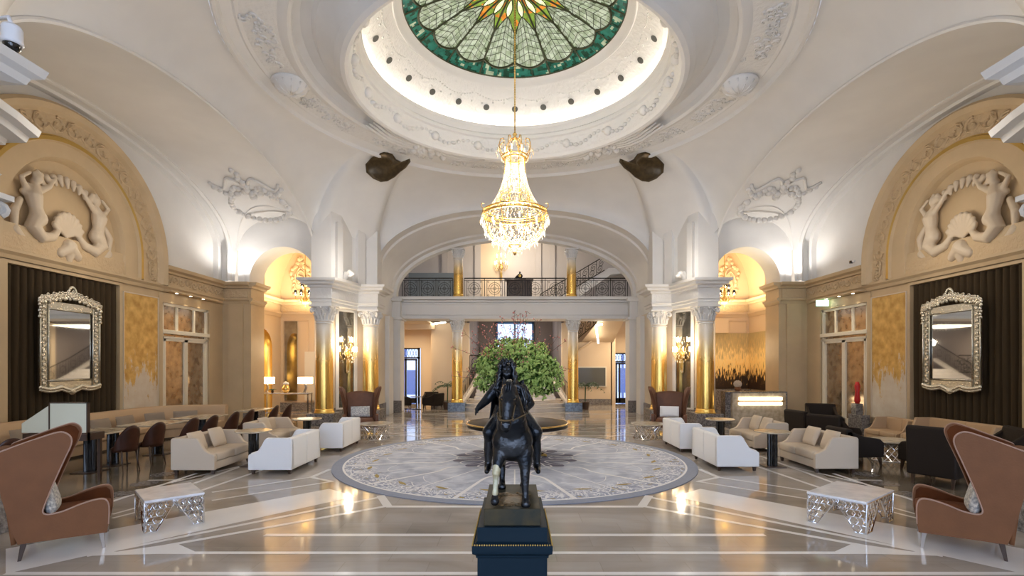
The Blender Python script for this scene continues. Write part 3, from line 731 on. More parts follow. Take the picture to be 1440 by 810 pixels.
# glazed street doors at the back
def street_door(n, x0, x1, y, ztop, ztr, side):
    cx = (x0+x1)/2; mb = S()
    for a, b in ((x0, x0+.09), (x1-.09, x1)): mb.box(a, b, y-.05, y+.05, Z0, ztop)
    mb.box(x0, x1, y-.05, y+.05, ztop-.06, ztop); mb.box(x0, x1, y-.05, y+.05, ztr-.04, ztr+.03)
    root = mb.build('door_%d' % n, 'black'); struct(root); root['label'] = 'glazed street door in a black frame at the back %s of the lobby' % side; root['category'] = 'door'
    m1 = S(); a, b = x0+.13, x1-.13
    for p, q_ in ((a, a+.07), (b-.07, b), (cx-.2, cx-.12)): m1.box(p, q_, y-.03, y+.03, Z0+.02, ztr-.05)
    m1.box(a, b, y-.03, y+.03, Z0+.02, Z0+.25); m1.box(a, b, y-.03, y+.03, ztr-.12, ztr-.05)
    m1.build('door_leaf', 'black', root)
    m2 = S(); m2.box(x0+.09, x1-.09, y-.005, y+.005, Z0+.1, ztop-.05); m2.build('door_pane', 'glass', root)
    m3 = S()      # patterned fanlight
    for i in range(7):
        xx = x0+.1+(x1-x0-.2)*i/6; m3.tube([(xx, y-.02, ztr+.03), (xx+.1, y-.02, ztop-.06)], .008, 4); m3.tube([(xx+.1, y-.02, ztr+.03), (xx, y-.02, ztop-.06)], .008, 4)
    m3.build('fanlight_lattice', 'iron', root)
street_door(1, -5.22, -4.27, 22.85, .82, .38, 'left'); street_door(2, 4.4, 5.33, 22.85, .60, .20, 'right')
# the street seen through the doors: pale wall, kerb, parked blue van bodies
w = S(); w.box(-9, 9, 27.2, 27.4, Z0, 4.); w.m = 1; w.box(-6.3, -5.2, 26.5, 27.1, Z0+.2, -.2, ); w.box(5.5, 6.6, 26.4, 27.1, Z0+.3, -.1)
for x in (-7.2, -6.6, -5.9, 4.9, 5.7): w.box(x, x+.12, 27.1, 27.2, Z0, 2)
struct(w.build('wall_street', ['day', mat('blue_street_panel', (.02,.06,.25), .3, emit=(.03,.12,.5), estr=.7)]))
# blue-framed window over the stair
w = S()
for x in (-.95, .0, .95): w.box(x-.05, x+.05, 26.65, 26.8, .55, 2.3)
w.box(-1.0, 1.0, 26.65, 26.8, 2.22, 2.32); w.box(-1.0, 1.0, 26.65, 26.8, .5, .6); w.box(-.95, .95, 26.68, 26.78, 1.35, 1.40)
o = struct(w.build('window_2', 'blue_frame'))
w = S(); w.box(-.95, .95, 26.76, 26.79, .55, 2.25); w.build('window_pane', 'day', o)
# ================================================================== statue on its pedestal
def ell(mb, p, q_, r0, r1, seg=12):       # capsule between two joints, for the bodies
    p, q_ = Vector(p), Vector(q_); n = 7; pts = [p.lerp(q_, i/n) for i in range(n+1)]
    mb.tube(pts, [r0+(r1-r0)*i/n for i in range(n+1)], seg); mb.ball(p, r0, seg, 8); mb.ball(q_, r1, seg, 8)
def chain(mb, pts, rs, seg=12):
    for i in range(len(pts)-1): ell(mb, pts[i], pts[i+1], rs[i], rs[i+1], seg)
PT = 1.155   # pedestal top
ped = thing('pedestal', 'navy lacquered pedestal with a gilt beaded cornice under the bronze rider', 'pedestal', (-.015, 3.32, 0))
m_ = MB()
m_.box(-.205, .205, -.345, .345, .28, .98)
m_.box(-.235, .235, -.375, .375, .02, .24); m_.box(-.22, .22, -.36, .36, .24, .29); m_.box(-.26, .26, -.40, .40, 0, .10)
m_.build('shaft', 'navy', ped, bevel=.004)
m_ = MB()
def sq(o, z): return [(-.205-o, -.345-o, z), (.205+o, -.345-o, z), (.205+o, .345+o, z), (-.205-o, .345+o, z)]
m_.loft([sq(*a) for a in ((0,.975),(.008,.98),(.008,.992),(.016,1.0),(.028,1.008),(.030,1.03),(.030,1.055),(.022,1.062),(.012,1.066),(0.005,1.07),(0.0,1.074),(0,PT))], True, True)
m_.build('cornice', 'navy', ped, bevel=.002)
m_ = MB()
for i in range(56):
    for s_ in (1, -1): m_.ball((s_*.232, -.372+.744*i/55, 1.060), .0055, 6, 4)
for i in range(34): m_.ball((-.232+.464*i/33, -.372, 1.060), .0055, 6, 4)
m_.build('beading', 'gilt', ped, smooth=True)

st = thing('equestrian_statue', 'dark bronze statue of a wigged rider on a walking horse, facing the viewer', 'statue', (-.015, 3.32, PT))
m_ = MB(); m_.box(-.168, .168, -.315, .315, .0, .10)
o = m_.build('plinth', 'bronze_plinth', st, bevel=.004); PB = .10
m_ = MB()
m_.ball((.0,-.12,PB), (.09,.12,.008), 16, 6)
rg = random.Random(5)
for i in range(60): m_.ball((rg.uniform(-.09,.09), rg.uniform(-.26,.06), PB+.002), (rg.uniform(.01,.03), rg.uniform(.01,.03), .006), 7, 4)
m_.build('rough_ground', 'bronze_worn', st, smooth=True)
h = MB()         # horse; forward is -Y
G = PB
# trunk: rings along the body
def ringy(y, z, rx, rz): return [(rx*cos(2*pi*i/20), y, z+rz*sin(2*pi*i/20)) for i in range(20)]
h.loft([ringy(-.285,.385,.03,.03), ringy(-.27,.385,.085,.085), ringy(-.235,.385,.118,.118), ringy(-.16,.385,.130,.132), ringy(-.05,.38,.122,.122), ringy(.08,.385,.125,.118), ringy(.19,.40,.122,.118), ringy(.26,.405,.095,.095), ringy(.295,.40,.03,.04)], True, True)
# neck and head
chain(h, [(-.0,-.19,.44),(-.005,-.245,.53),(-.012,-.275,.62),(-.018,-.28,.69)], [.105,.088,.070,.052])
chain(h, [(-.0,-.15,.45),(-.0,-.19,.56),(-.010,-.22,.66)], [.08,.07,.052])
chain(h, [(-.018,-.285,.70),(-.026,-.345,.62),(-.034,-.385,.535),(-.037,-.40,.50)], [.049,.043,.030,.032])
chain(h, [(-.018,-.27,.66),(-.022,-.315,.60)], [.050,.042])
for s_ in (1, -1):
    ell(h, (-.018+s_*.030,-.272,.735), (-.018+s_*.036,-.268,.785), .015, .004, 8)
    h.ball((-.025+s_*.042,-.335,.655), (.012,.016,.013), 8, 6)
    h.ball((-.036+s_*.020,-.424,.515), (.010,.009,.010), 8, 6)
chain(h, [(-.037,-.395,.495),(-.036,-.375,.475)], [.024,.018])
# front legs: the one on the right of the picture bears weight, the other is lifted
chain(h, [(.070,-.205,.33),(.078,-.225,.215),(.076,-.232,.19),(.079,-.235,.075),(.080,-.245,.035)], [.062,.033,.031,.0205,.024])
chain(h, [(.080,-.247,.035),(.081,-.262,.014)], [.024,.031])
chain(h, [(-.066,-.205,.34),(-.086,-.262,.265),(-.092,-.275,.24)], [.058,.034,.028])
# hind legs with stifle and hock
chain(h, [(-.07,.20,.34),(-.080,.13,.25),(-.075,.235,.165),(-.073,.22,.06),(-.073,.20,.03),(-.073,.18,.014)], [.075,.047,.027,.020,.023,.030])
chain(h, [(.07,.20,.34),(.082,.15,.24),(.082,.275,.17),(.080,.285,.06),(.080,.27,.03),(.08,.25,.014)], [.075,.047,.027,.020,.023,.030])
for v in range(len(h.v)): x, y, z = h.v[v]; h.v[v] = (x, y, z+G)
o = h.build('horse', 'bronze', st, smooth=True); remesh(o, .0065, 3)
h = MB(); chain(h, [(-.092,-.276,.245+G),(-.097,-.284,.205+G),(-.100,-.275,.17+G),(-.102,-.268,.11+G),(-.104,-.264,.08+G)], [.026,.025,.0165,.0155,.020])
o = h.build('raised_foreleg', 'green_patina', st, smooth=True); remesh(o, .005, 2)
o['label'] = 'raised foreleg with pale worn patina'
h = MB(); chain(h, [(-.104,-.262,.072+G),(-.105,-.264,.055+G),(-.105,-.276,.036+G)], [.018,.022,.028]); o = h.build('hoof', 'bronze', st, smooth=True); remesh(o, .005, 1)
h = MB()         # mane, forelock, tail
for i in range(16):
    t = i/15; h.tube([(-.015+.01*sin(i*2), -.245+.16*t, .735-.16*t+G), (.05+.02*sin(i), -.215+.16*t, .72-.19*t+G), (.075+.012*sin(i*1.7), -.205+.16*t, .64-.18*t+G), (.060, -.21+.16*t, .575-.17*t+G)], [.012,.016,.012,.004], 6)
for s_ in (0,1,2): h.tube([(-.018+.008*(s_-1),-.285,.76+G),(-.022+.012*(s_-1),-.325,.74+G),(-.026+.014*(s_-1),-.345,.70+G)], [.009,.010,.003], 6)
h.build('mane', 'bronze', st, smooth=True)
h = MB()
for i in range(12):
    a = 2*pi*i/12; h.tube([(.02,.28,.44+G),(.06,.34,.40+G),(.095+.02*cos(a),.35+.02*sin(a),.27+G),(.100+.030*cos(a),.33+.03*sin(a),.16+G),(.10+.012*cos(a),.32+.01*sin(a),.09+G)], [.014,.018,.018,.014,.004], 6)
h.build('tail', 'bronze', st, smooth=True)
h = MB()         # bridle and saddle cloth
h.tube([(-.036+.040*cos(a*pi/8), -.392-.012+.030*sin(a*pi/8), .545+G+.010*sin(a*pi/8)) for a in range(16)], .0045, 6, closed=True)
h.tube([(-.024+.050*cos(a*pi/8), -.322+.042*sin(a*pi/8), .665+G+.022*sin(a*pi/8)) for a in range(16)], .0045, 6, closed=True)
for s_ in (1, -1): h.tube([(-.034+s_*.036,-.39,.54+G),(-.026+s_*.050,-.31,.66+G)], .004, 5); h.tube([(-.034+s_*.037,-.385,.53+G),(s_*.09,-.25,.56+G),(s_*.06,-.05,.58+G)], .004, 5)
h.build('bridle', 'bronze_worn', st, smooth=True)
h = MB()
h.grid(lambda u, v: ((.150+.012*sin(v*30))*sin((u-.5)*3.9), -.06+.28*v, .385+G+(.142+.006*sin(v*25))*cos((u-.5)*3.9)), 24, 10)
o = h.build('saddle_cloth', 'bronze', st, smooth=True); sm = o.modifiers.new('t', 'SOLIDIFY'); sm.thickness = .008
# rider: body one continuous mesh
r = MB()
RX = -.025
chain(r, [(RX,.02,.53),(RX,.01,.60),(RX-.003,-.01,.68)], [.072,.066,.075])
r.ball((RX,-.005,.675), (.092,.062,.060), 16, 10); r.ball((RX,.01,.60), (.075,.055,.07), 16, 10)
chain(r, [(RX-.008,.0,.735),(RX-.012,-.005,.775)], [.028,.026])
r.ball((RX-.012,-.012,.812), (.036,.042,.050), 16, 12)       # head
r.ball((RX-.012,-.030,.785), (.024,.022,.020), 12, 8)
r.tube([(RX-.012,-.050,.826),(RX-.012,-.063,.806),(RX-.012,-.050,.802)], [.005,.009,.006], 8)   # nose
for s_ in (1, -1): r.ball((RX-.012+s_*.015,-.050,.797), (.012,.008,.010), 8, 6); r.ball((RX-.012+s_*.016,-.048,.829), (.011,.007,.0045), 8, 6)
r.ball((RX-.012,-.055,.788), (.013,.006,.0045), 8, 6); r.ball((RX-.012,-.052,.779), (.011,.006,.005), 8, 6)
# outstretched arm (left in the picture) and the arm on the hip
chain(r, [(RX-.085,0,.695),(RX-.145,-.03,.625),(RX-.190,-.09,.582)], [.040,.031,.020])
chain(r, [(RX+.085,0,.695),(RX+.140,.02,.60),(RX+.085,-.055,.545)], [.040,.031,.020])
for s_, hx, hy, hz, dx, dz in ((-1, RX-.198, -.102, .572, -.5, -1.), (1, RX+.075,-.068,.538, -1., -.15)):
    r.ball((hx,hy,hz), (.017,.019,.016), 10, 8)
    for f in range(4):
        oy = -.013+.009*f; L_ = (.85,1.,.95,.75)[f]
        r.tube([(hx,hy+oy,hz),(hx+dx*.020*L_,hy+oy-.006,hz+dz*.018*L_),(hx+dx*.020*L_,hy+oy-.010,hz+dz*.036*L_-.004)], [.0065,.006,.005], 6)
    r.tube([(hx,hy-.014,hz+.004),(hx-dx*.012,hy-.026,hz-.008),(hx-dx*.010,hy-.030,hz-.022)], [.007,.006,.005], 6)
# legs hanging along the flanks, toes forward
for s_ in (1, -1):
    chain(r, [(RX+.02+s_*.06,.02,.52),(.0+s_*.148,-.07,.425),(s_*.150,-.05,.375),(s_*.155,-.030,.29),(s_*.158,-.025,.215)], [.060,.046,.034,.032,.022])
    chain(r, [(s_*.158,-.025,.205),(s_*.160,-.055,.185),(s_*.163,-.105,.178)], [.026,.021,.016])
for v in range(len(r.v)): x, y, z = r.v[v]; r.v[v] = (x, y, z+G)
o = r.build('rider', 'bronze', st, smooth=True); remesh(o, .005, 2)
h = MB(); rg = random.Random(2)     # long curled wig with a laurel crown
for i in range(46):
    a = pi*(.02+.96*i/45)*1.0; s0 = 2*pi*i/46
    bx, by = cos(s0), sin(s0)
    if by < -.55: continue
    L_ = .19+.03*sin(i*3)
    pts = []; n = 10
    for j in range(n):
        t = j/(n-1); sp = .042+.034*t
        pts.append((RX-.012+bx*sp+.007*sin(t*18+i), .0+by*sp*.85+.006*cos(t*18+i), .862-L_*t))
    h.tube([(p[0], p[1], p[2]+G) for p in pts], [.011+.004*sin(j*2.1) for j in range(n)], 6)
for i in range(40):
    a = rg.uniform(0, 2*pi); q_ = rg.uniform(0, 1); h.ball((RX-.012+.044*cos(a)*sqrt(1-q_*q_*.7), .004+.044*sin(a)*sqrt(1-q_*q_*.7), .845+.042*q_+G), .012, 7, 5)
h.build('wig', 'bronze', st, smooth=True)
h = MB()             # coat skirts spread over the saddle
h.grid(lambda u, v: (RX*(1-v)+(.085+.085*v+.010*v*sin(u*44))*cos(pi*(1.02+.96*u)) , .0+(.07+.06*v+.012*v*sin(u*44+1))*sin(pi*(1.02+.96*u))*(.6+.4*v), .60-.17*v+.03*v*abs(cos(pi*u))*-1+G), 66, 10)
o = h.build('coat_skirt', 'bronze', st, smooth=True); sm = o.modifiers.new('t', 'SOLIDIFY'); sm.thickness = .007
h = MB()             # cuirass folds, sash and cloak
h.grid(lambda u, v: (RX+(.092+.035*v+.008*sin(u*40))*cos(pi*(.0+1.0*u)), .02+(.06+.12*v+.008*sin(u*40))*sin(pi*(.0+1.0*u)), .745-.30*v+G+.01*sin(u*26)), 60, 14)
o = h.build('cloak', 'bronze', st, smooth=True); sm = o.modifiers.new('t', 'SOLIDIFY'); sm.thickness = .008
h = MB()
for i in range(7): h.tube([(RX-.095+.012*i, -.035-.03*sin(pi*.3), .70-.008*i+G), (RX-.03, -.082, .672-.012*i+G), (RX+.05, -.070, .63-.010*i+G), (RX+.095, -.03, .60-.008*i+G)], .0065, 6)
for i in range(22):
    a = pi+pi*i/21; h.tube([(RX+.078*cos(a), .005+.062*sin(a), .565+G), (RX+.105*cos(a), .0+.085*sin(a), .51+G), (RX+.125*cos(a)*1.05, -.01+.09*sin(a), .45+.012*sin(i*2)+G)], [.009,.013,.009], 6)
for s_ in (1, -1):
    for i in range(5): h.tube([(RX+s_*(.075+.012*i), -.03, .735-.012*i+G), (RX+s_*(.10+.010*i), -.035, .70-.014*i+G), (RX+s_*(.10+.008*i), -.04, .655-.01*i+G)], .0075, 6)
h.build('sash', 'bronze', st, smooth=True)

# ================================================================== round table with the great bouquet
TB = (.06, 11.75)
t = thing('centre_table', 'round black table with a brass rim under the giant bouquet', 'table', (*TB, .018))
m_ = MB(); m_.lathe([(.02,.67),(1.10,.67),(1.16,.69),(1.165,.785),(1.15,.792),(.02,.792)], seg=72); m_.build('table_top', 'table_black', t, auto=30)
m_ = MB(); m_.lathe([(1.166,.757),(1.185,.76),(1.188,.775),(1.185,.790),(1.150,.796),(1.150,.792),(1.166,.787)], seg=72, cap=False); m_.build('rim', 'brass', t, smooth=True)
m_ = MB(); m_.lathe([(.30,.0+.10),(.24,.13),(.12,.17),(.085,.30),(.11,.45),(.17,.55),(.10,.60),(.22,.64),(.6,.67)], seg=32); m_.build('pedestal', 'black', t, smooth=True)
for k in range(4):
    a = pi/2*k+pi/2; m_ = MB()
    m_.tube([(.15*cos(a),.15*sin(a),.14),(.40*cos(a),.40*sin(a),.085),(.60*cos(a),.60*sin(a),.05)], [.05,.045,.035], 8)
    f = m_.build('leg', 'black', t, smooth=True)
    m_ = MB(); m_.ball((.60*cos(a),.60*sin(a),.034), (.075,.075,.034), 10, 6)
    for q_ in (-.3,0,.3): m_.ball((.66*cos(a+q_*.25),.66*sin(a+q_*.25),.024), .024, 8, 6)
    m_.build('paw_foot', 'gilt', f, smooth=True)
m_ = MB(); m_.lathe([(.02,0),(.10,.01),(.10,.04),(.07,.07)], seg=20); m_.lathe([(.0,.07),(.03,.07),(.05,.12),(.02,.14)], seg=12); m_.build('finial', 'gilt', t, smooth=True)
bq = thing('flower_arrangement', 'huge green hydrangea and berry-branch bouquet in a wicker vase on the round table', 'flowers', (TB[0], TB[1], .812))
m_ = MB(); m_.lathe([(.17,0),(.20,.02),(.235,.2),(.26,.42),(.275,.52),(.25,.52),(.2,.1)], seg=28); m_.build('vase', 'wicker', bq, smooth=True)
rg = random.Random(11)
BC = Vector((0, 0, 1.12)); BRX, BRZ = .93, .74
def surf(rg, k=1.):
    while 1:
        d = Vector((rg.gauss(0,1), rg.gauss(0,1), rg.gauss(0,1))).normalized()
        if d.z > -.75: break
    w_ = 1+.22*noise.noise(d*2.6)
    return Vector((d.x*BRX*w_*k, d.y*BRX*w_*k, BC.z+d.z*BRZ*w_*k)), d
m_ = MB()
for i in range(4200):
    p, d = surf(rg, rg.uniform(.62, 1.06)); s_ = rg.uniform(.035, .07)
    n1 = (d+Vector((rg.gauss(0,.6), rg.gauss(0,.6), rg.gauss(0,.6)))).normalized(); a = n1.orthogonal().normalized(); a = (a+Vector((rg.gauss(0,.5), rg.gauss(0,.5), rg.gauss(0,.5)))).normalized(); b = n1.cross(a).normalized()
    m_.m = 0 if rg.random() < .58 else 1
    m_._add([p-a*s_, p-b*s_*.42+n1*.008, p+a*s_, p+b*s_*.42+n1*.008], [(0,1,2,3)])
m_.m = 0; m_.ball((0,0,1.12), (.55,.55,.42), 16, 10)
o = m_.build('foliage', ['leaf', 'bloom'], bq); o['kind'] = 'stuff'
# blossom heads: a shared mesh, one object each
def bloom_mesh(n):
    b = MB(); rg2 = random.Random(n)
    for i in range(26):
        z = 1-2*(i+.5)/26; a = i*2.4; rr_ = sqrt(1-z*z); b.ball((.042*rr_*cos(a), .042*rr_*sin(a), .042*z), rg2.uniform(.015,.021), 5, 4)
    return b.build('blossom_head', 'bloom', bq, smooth=True)
b0 = bloom_mesh(1); k = 0
spots = []
for i in range(300):
    p, d = surf(rg, rg.uniform(.86, 1.04)); spots.append((p, rg.uniform(.6, 1.25)))
for p, s_ in sorted(spots, key=lambda q: q[0].y-.3*q[1])[:98]:
    o = b0 if k == 0 else b0.copy()
    if k: C.objects.link(o); o.parent = bq
    o.location = p; o.scale = (s_, s_, s_); k += 1
rest = MB()
for p, s_ in sorted(spots, key=lambda q: q[0].y-.3*q[1])[98:]: 
    for j in range(6): rest.ball(p+Vector((rg.gauss(0,.025), rg.gauss(0,.025), rg.gauss(0,.025))), .028*s_, 6, 4)
for i in range(1100):
    p, d = surf(rg, rg.uniform(.92, 1.08)); rest.ball(p*1.0, rg.uniform(.014,.032), 5, 4)
o = rest.build('blossom_head', 'bloom', bq, smooth=True); o['kind'] = 'stuff'
tw = MB(); pk = MB()
for i in range(46):
    a = rg.uniform(0, 2*pi); el = rg.uniform(.15, 1.45); L_ = rg.uniform(1.12, 1.5)
    d = Vector((cos(a)*cos(el), sin(a)*cos(el)*.8, sin(el))); p = Vector((0,0,.95)); pts = [p]
    for j in range(7): d = (d+Vector((rg.gauss(0,.13), rg.gauss(0,.13), rg.gauss(0,.10)))).normalized(); p = p+d*L_/6.2; pts.append(p)
    tw.tube(pts, [.010-.001*j for j in range(8)], 5)
    for j in range(3, 8):
        for q_ in range(3):
            e = pts[j]+Vector((rg.gauss(0,.05), rg.gauss(0,.05), rg.gauss(0,.05))); tw.tube([pts[j], e], .003, 4); pk.ball(e, rg.uniform(.010,.020), 5, 4)
tw.build('branches', 'twig', bq); o = pk.build('berries', 'pink', bq, smooth=True); o['kind'] = 'stuff'

# ================================================================== the rug
rug = thing('round_rug', 'large round grey-lilac rug with scroll border and looping white lines', 'rug', (RC[0], RC[1], .004))
m_ = MB(); m_.lathe([(.01,.0),(RR-.22,.0),(RR-.22,.010),(.01,.010)], seg=128); m_.build('field', 'rug', rug)
m_ = MB(); m_.lathe([(RR-.22,0),(RR,0),(RR,.010),(RR-.22,.010)], seg=128, cap=False); m_.build('border', 'rug_edge', rug)
m_ = MB(); Zr = .0125
m_.lathe([(RR-.25,.0105),(RR-.25,.0125),(RR-.21,.0125),(RR-.21,.0105)], seg=128, cap=False)
def pol(r, a): return (r*cos(a), r*sin(a))
NPR = 12
for k in range(NPR):
    a0 = 2*pi*k/NPR+pi/NPR*.0+.26
    pts = []
    for i in range(28):
        r = .55+ (RR-.27-.55)*i/27; w_ = .16*sin(pi*min(1, (r-.55)/1.3))*(1 if r < 1.85 else 0)
        wig = .20*math.exp(-((r-1.15)/.28)**2)-.10*math.exp(-((r-1.75)/.25)**2)
        pts.append(pol(r, a0+wig*(1 if k % 2 else -1)))
    m_.ribbon(pts, [.035+.045*i/27 for i in range(28)], Zr)
    a1 = a0+pi/NPR; m_.ribbon([pol(r, a1) for r in (1.3, 2.2, 3.0, RR-.3)], .028, Zr)
    m_.ribbon([pol(1.05+.55*cos(t_*.314)*.5, a1+.20*sin(t_*.314)) for t_ in range(21)], .04, Zr)
    m_.ribbon([pol(2.6+.3*sin(pi*t_/14), a1-.2+.4*t_/14) for t_ in range(15)], .015, Zr)
m_.ribbon([pol(.55+.06*sin(a*12), a) for a in [2*pi*i/96 for i in range(97)]], .05, Zr)
m_.build('white_lines', 'rug_line', rug)
m_ = MB()
for k in range(24):            # scroll border
    a0 = 2*pi*k/24
    for s_ in (1, -1):
        m_.ribbon([pol(3.38-.13*(1-t_/18)*cos(t_*.55), a0+s_*(.055+.040*(1-t_/18)*sin(t_*.55))) for t_ in range(19)], .022, Zr)
    m_.ribbon([pol(3.05+.22*sin(pi*t_/10), a0+.13*(t_/10-.5)*2) for t_ in range(11)], .018, Zr)
m_.build('border_scrolls', 'rug_line', rug)
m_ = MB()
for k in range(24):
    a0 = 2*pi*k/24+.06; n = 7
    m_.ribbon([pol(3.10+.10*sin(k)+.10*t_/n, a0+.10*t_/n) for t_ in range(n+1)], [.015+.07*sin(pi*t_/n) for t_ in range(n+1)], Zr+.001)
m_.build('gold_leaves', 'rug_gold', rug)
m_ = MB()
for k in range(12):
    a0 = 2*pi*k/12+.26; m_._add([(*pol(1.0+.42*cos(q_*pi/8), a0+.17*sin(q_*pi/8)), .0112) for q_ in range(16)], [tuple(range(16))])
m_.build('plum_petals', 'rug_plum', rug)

# ================================================================== the great chandelier
ch = thing('chandelier', 'large gilt and crystal basket chandelier hanging from the stained glass dome', 'chandelier', (0, 12.5, 4.95))
m_ = MB(); m_.tube([(0,0,2.72),(0,0,6.3)], .016, 8)
for i in range(60): m_.ball((0,0,2.75+i*.06), .022, 6, 4)
m_.build('suspension_rod', 'brass', ch, smooth=True)
m_ = MB()                    # frame rings and ribs
def ringt(mb, r, z, th, wav=0, n=48): mb.tube([(r*cos(2*pi*i/n), r*sin(2*pi*i/n), z+wav*(i % 2)) for i in range(n)], th, 6, closed=True)
for r, z, th in ((.80,.86,.028),(.79,.95,.016),(.70,.98,.022),(.36,1.32,.012),(.265,2.25,.024),(.33,2.30,.016),(.24,1.9,.012),(.14,.12,.02)): ringt(m_, r, z, th)
for k in range(8):
    a = 2*pi*k/8+pi/8; c_, s_ = cos(a), sin(a)
    m_.tube([(c_*r, s_*r, z) for r, z in ((.80,.88),(.78,.70),(.70,.48),(.54,.28),(.34,.15),(.14,.11))], .013, 6)
    m_.tube([(c_*r, s_*r, z) for r, z in ((.70,.98),(.56,1.05),(.42,1.2),(.32,1.45),(.265,1.8),(.25,2.25))], .014, 6)
    m_.tube([(c_*r, s_*r, z) for r, z in ((.25,2.28),(.36,2.36),(.42,2.52),(.38,2.68),(.30,2.72),(.28,2.64))], .012, 6)
    m_.tube([(c_*r, s_*r, z) for r, z in ((.80,.92),(.87,.98),(.86,1.06),(.80,1.05))], .010, 6)
    m_.tube([(c_*r, s_*r, z) for r, z in ((.0,2.78),(.1,2.74),(.2,2.6),(.26,2.35))], .009, 6)
m_.lathe([(.01,2.70),(.05,2.72),(.03,2.80),(.06,2.86),(.01,2.92)], seg=12)
m_.lathe([(.01,-.12),(.03,-.10),(.05,-.04),(.02,0)], seg=12)
m_.build('frame', 'brass', ch, smooth=True)
m_ = MB()                    # pierced gallery band
for i in range(48):
    a = 2*pi*i/48; m_.tube([((.79)*cos(a+d_), (.79)*sin(a+d_), z) for d_, z in ((-.05,.865),(0,.945),(.05,.865))], .006, 4)
m_.build('gallery', 'gilt', ch)
rg = random.Random(4)
g1 = MB()     # crystal chains of the stem and basket
for k in range(40):
    a = 2*pi*k/40
    for (r0, z0), (r1, z1), n in (((.70,.96),(.25,2.22),30), ((.78,.84),(.30,.16),18)):
        for i in range(n):
            t_ = (i+.5)/n
            if n == 30: q_ = t_; r = .70*(1-q_)**2.4+.245*(1-(1-q_)**2.4); z = z0+(z1-z0)*t_
            else: r = .78*cos(t_*pi/2*.86)+.04; z = .84-.70*sin(t_*pi/2)
            aa = a+.04*sin(i*1.6+k)
            g1.octa((r*cos(aa), r*sin(aa), z), .013, .026)
g1.build('crystal_chains', 'crystal', ch)
g2 = MB()
for ringr, zt, n, sag in ((.83,.82,32,.22),(.72,.5,28,.20),(.55,.28,22,.16),(.33,.14,14,.12),(.40,2.55,20,.16),(.33,2.30,18,.12)):
    for k in range(n):
        a = 2*pi*k/n
        for i in range(9):
            t_ = i/8; aa = a+t_*2*pi/n; z = zt-sag*4*t_*(1-t_)*.5
            g2.octa((ringr*cos(aa), ringr*sin(aa), z), .009, .018)
for k in range(10):
    for i in range(8): a = 2*pi*k/10; r = .16*sin(pi*(i+1)/9); g2.octa((r*cos(a), r*sin(a), .08-.02*i), .010, .02)
for i in range(160): 
    a = rg.uniform(0, 2*pi); q_ = rg.random(); r = .62*sqrt(q_); g2.octa((r*cos(a), r*sin(a), .20+.5*rg.random()*(1-q_)+.25*q_), .014, .03)
g2.build('crystal_garlands', 'crystal', ch)
d0 = MB(); d0.octa((0,0,0), .016, .075); d0.ball((0,0,.042), .011, 6, 4); d0 = d0.build('crystal_drop', 'crystal', ch)
k = 0
for r, z, n in ((.85,.70,32),(.74,.40,22),(.56,.17,16),(.17,-.05,6),(.46,2.40,16)):
    for i in range(n):
        o = d0 if k == 0 else d0.copy()
        if k: C.objects.link(o); o.parent = ch
        a = 2*pi*i/n+.1*r; o.location = (r*cos(a), r*sin(a), z); k += 1
b0 = MB(); b0.ball((0,0,.04), (.020,.020,.040), 8, 6); b0.box(-.012,.012,-.012,.012,-.04,0); b0 = b0.build('bulb', 'bulb', ch, smooth=True)
k = 0
for r, z, n in ((.55,.72,12),(.33,.48,8),(.20,1.15,4),(.14,1.6,4),(.13,2.0,4),(.24,2.45,6)):
    for i in range(n):
        o = b0 if k == 0 else b0.copy()
        if k: C.objects.link(o); o.parent = ch
        a = 2*pi*i/n+.2; o.location = (r*cos(a), r*sin(a), z); k += 1
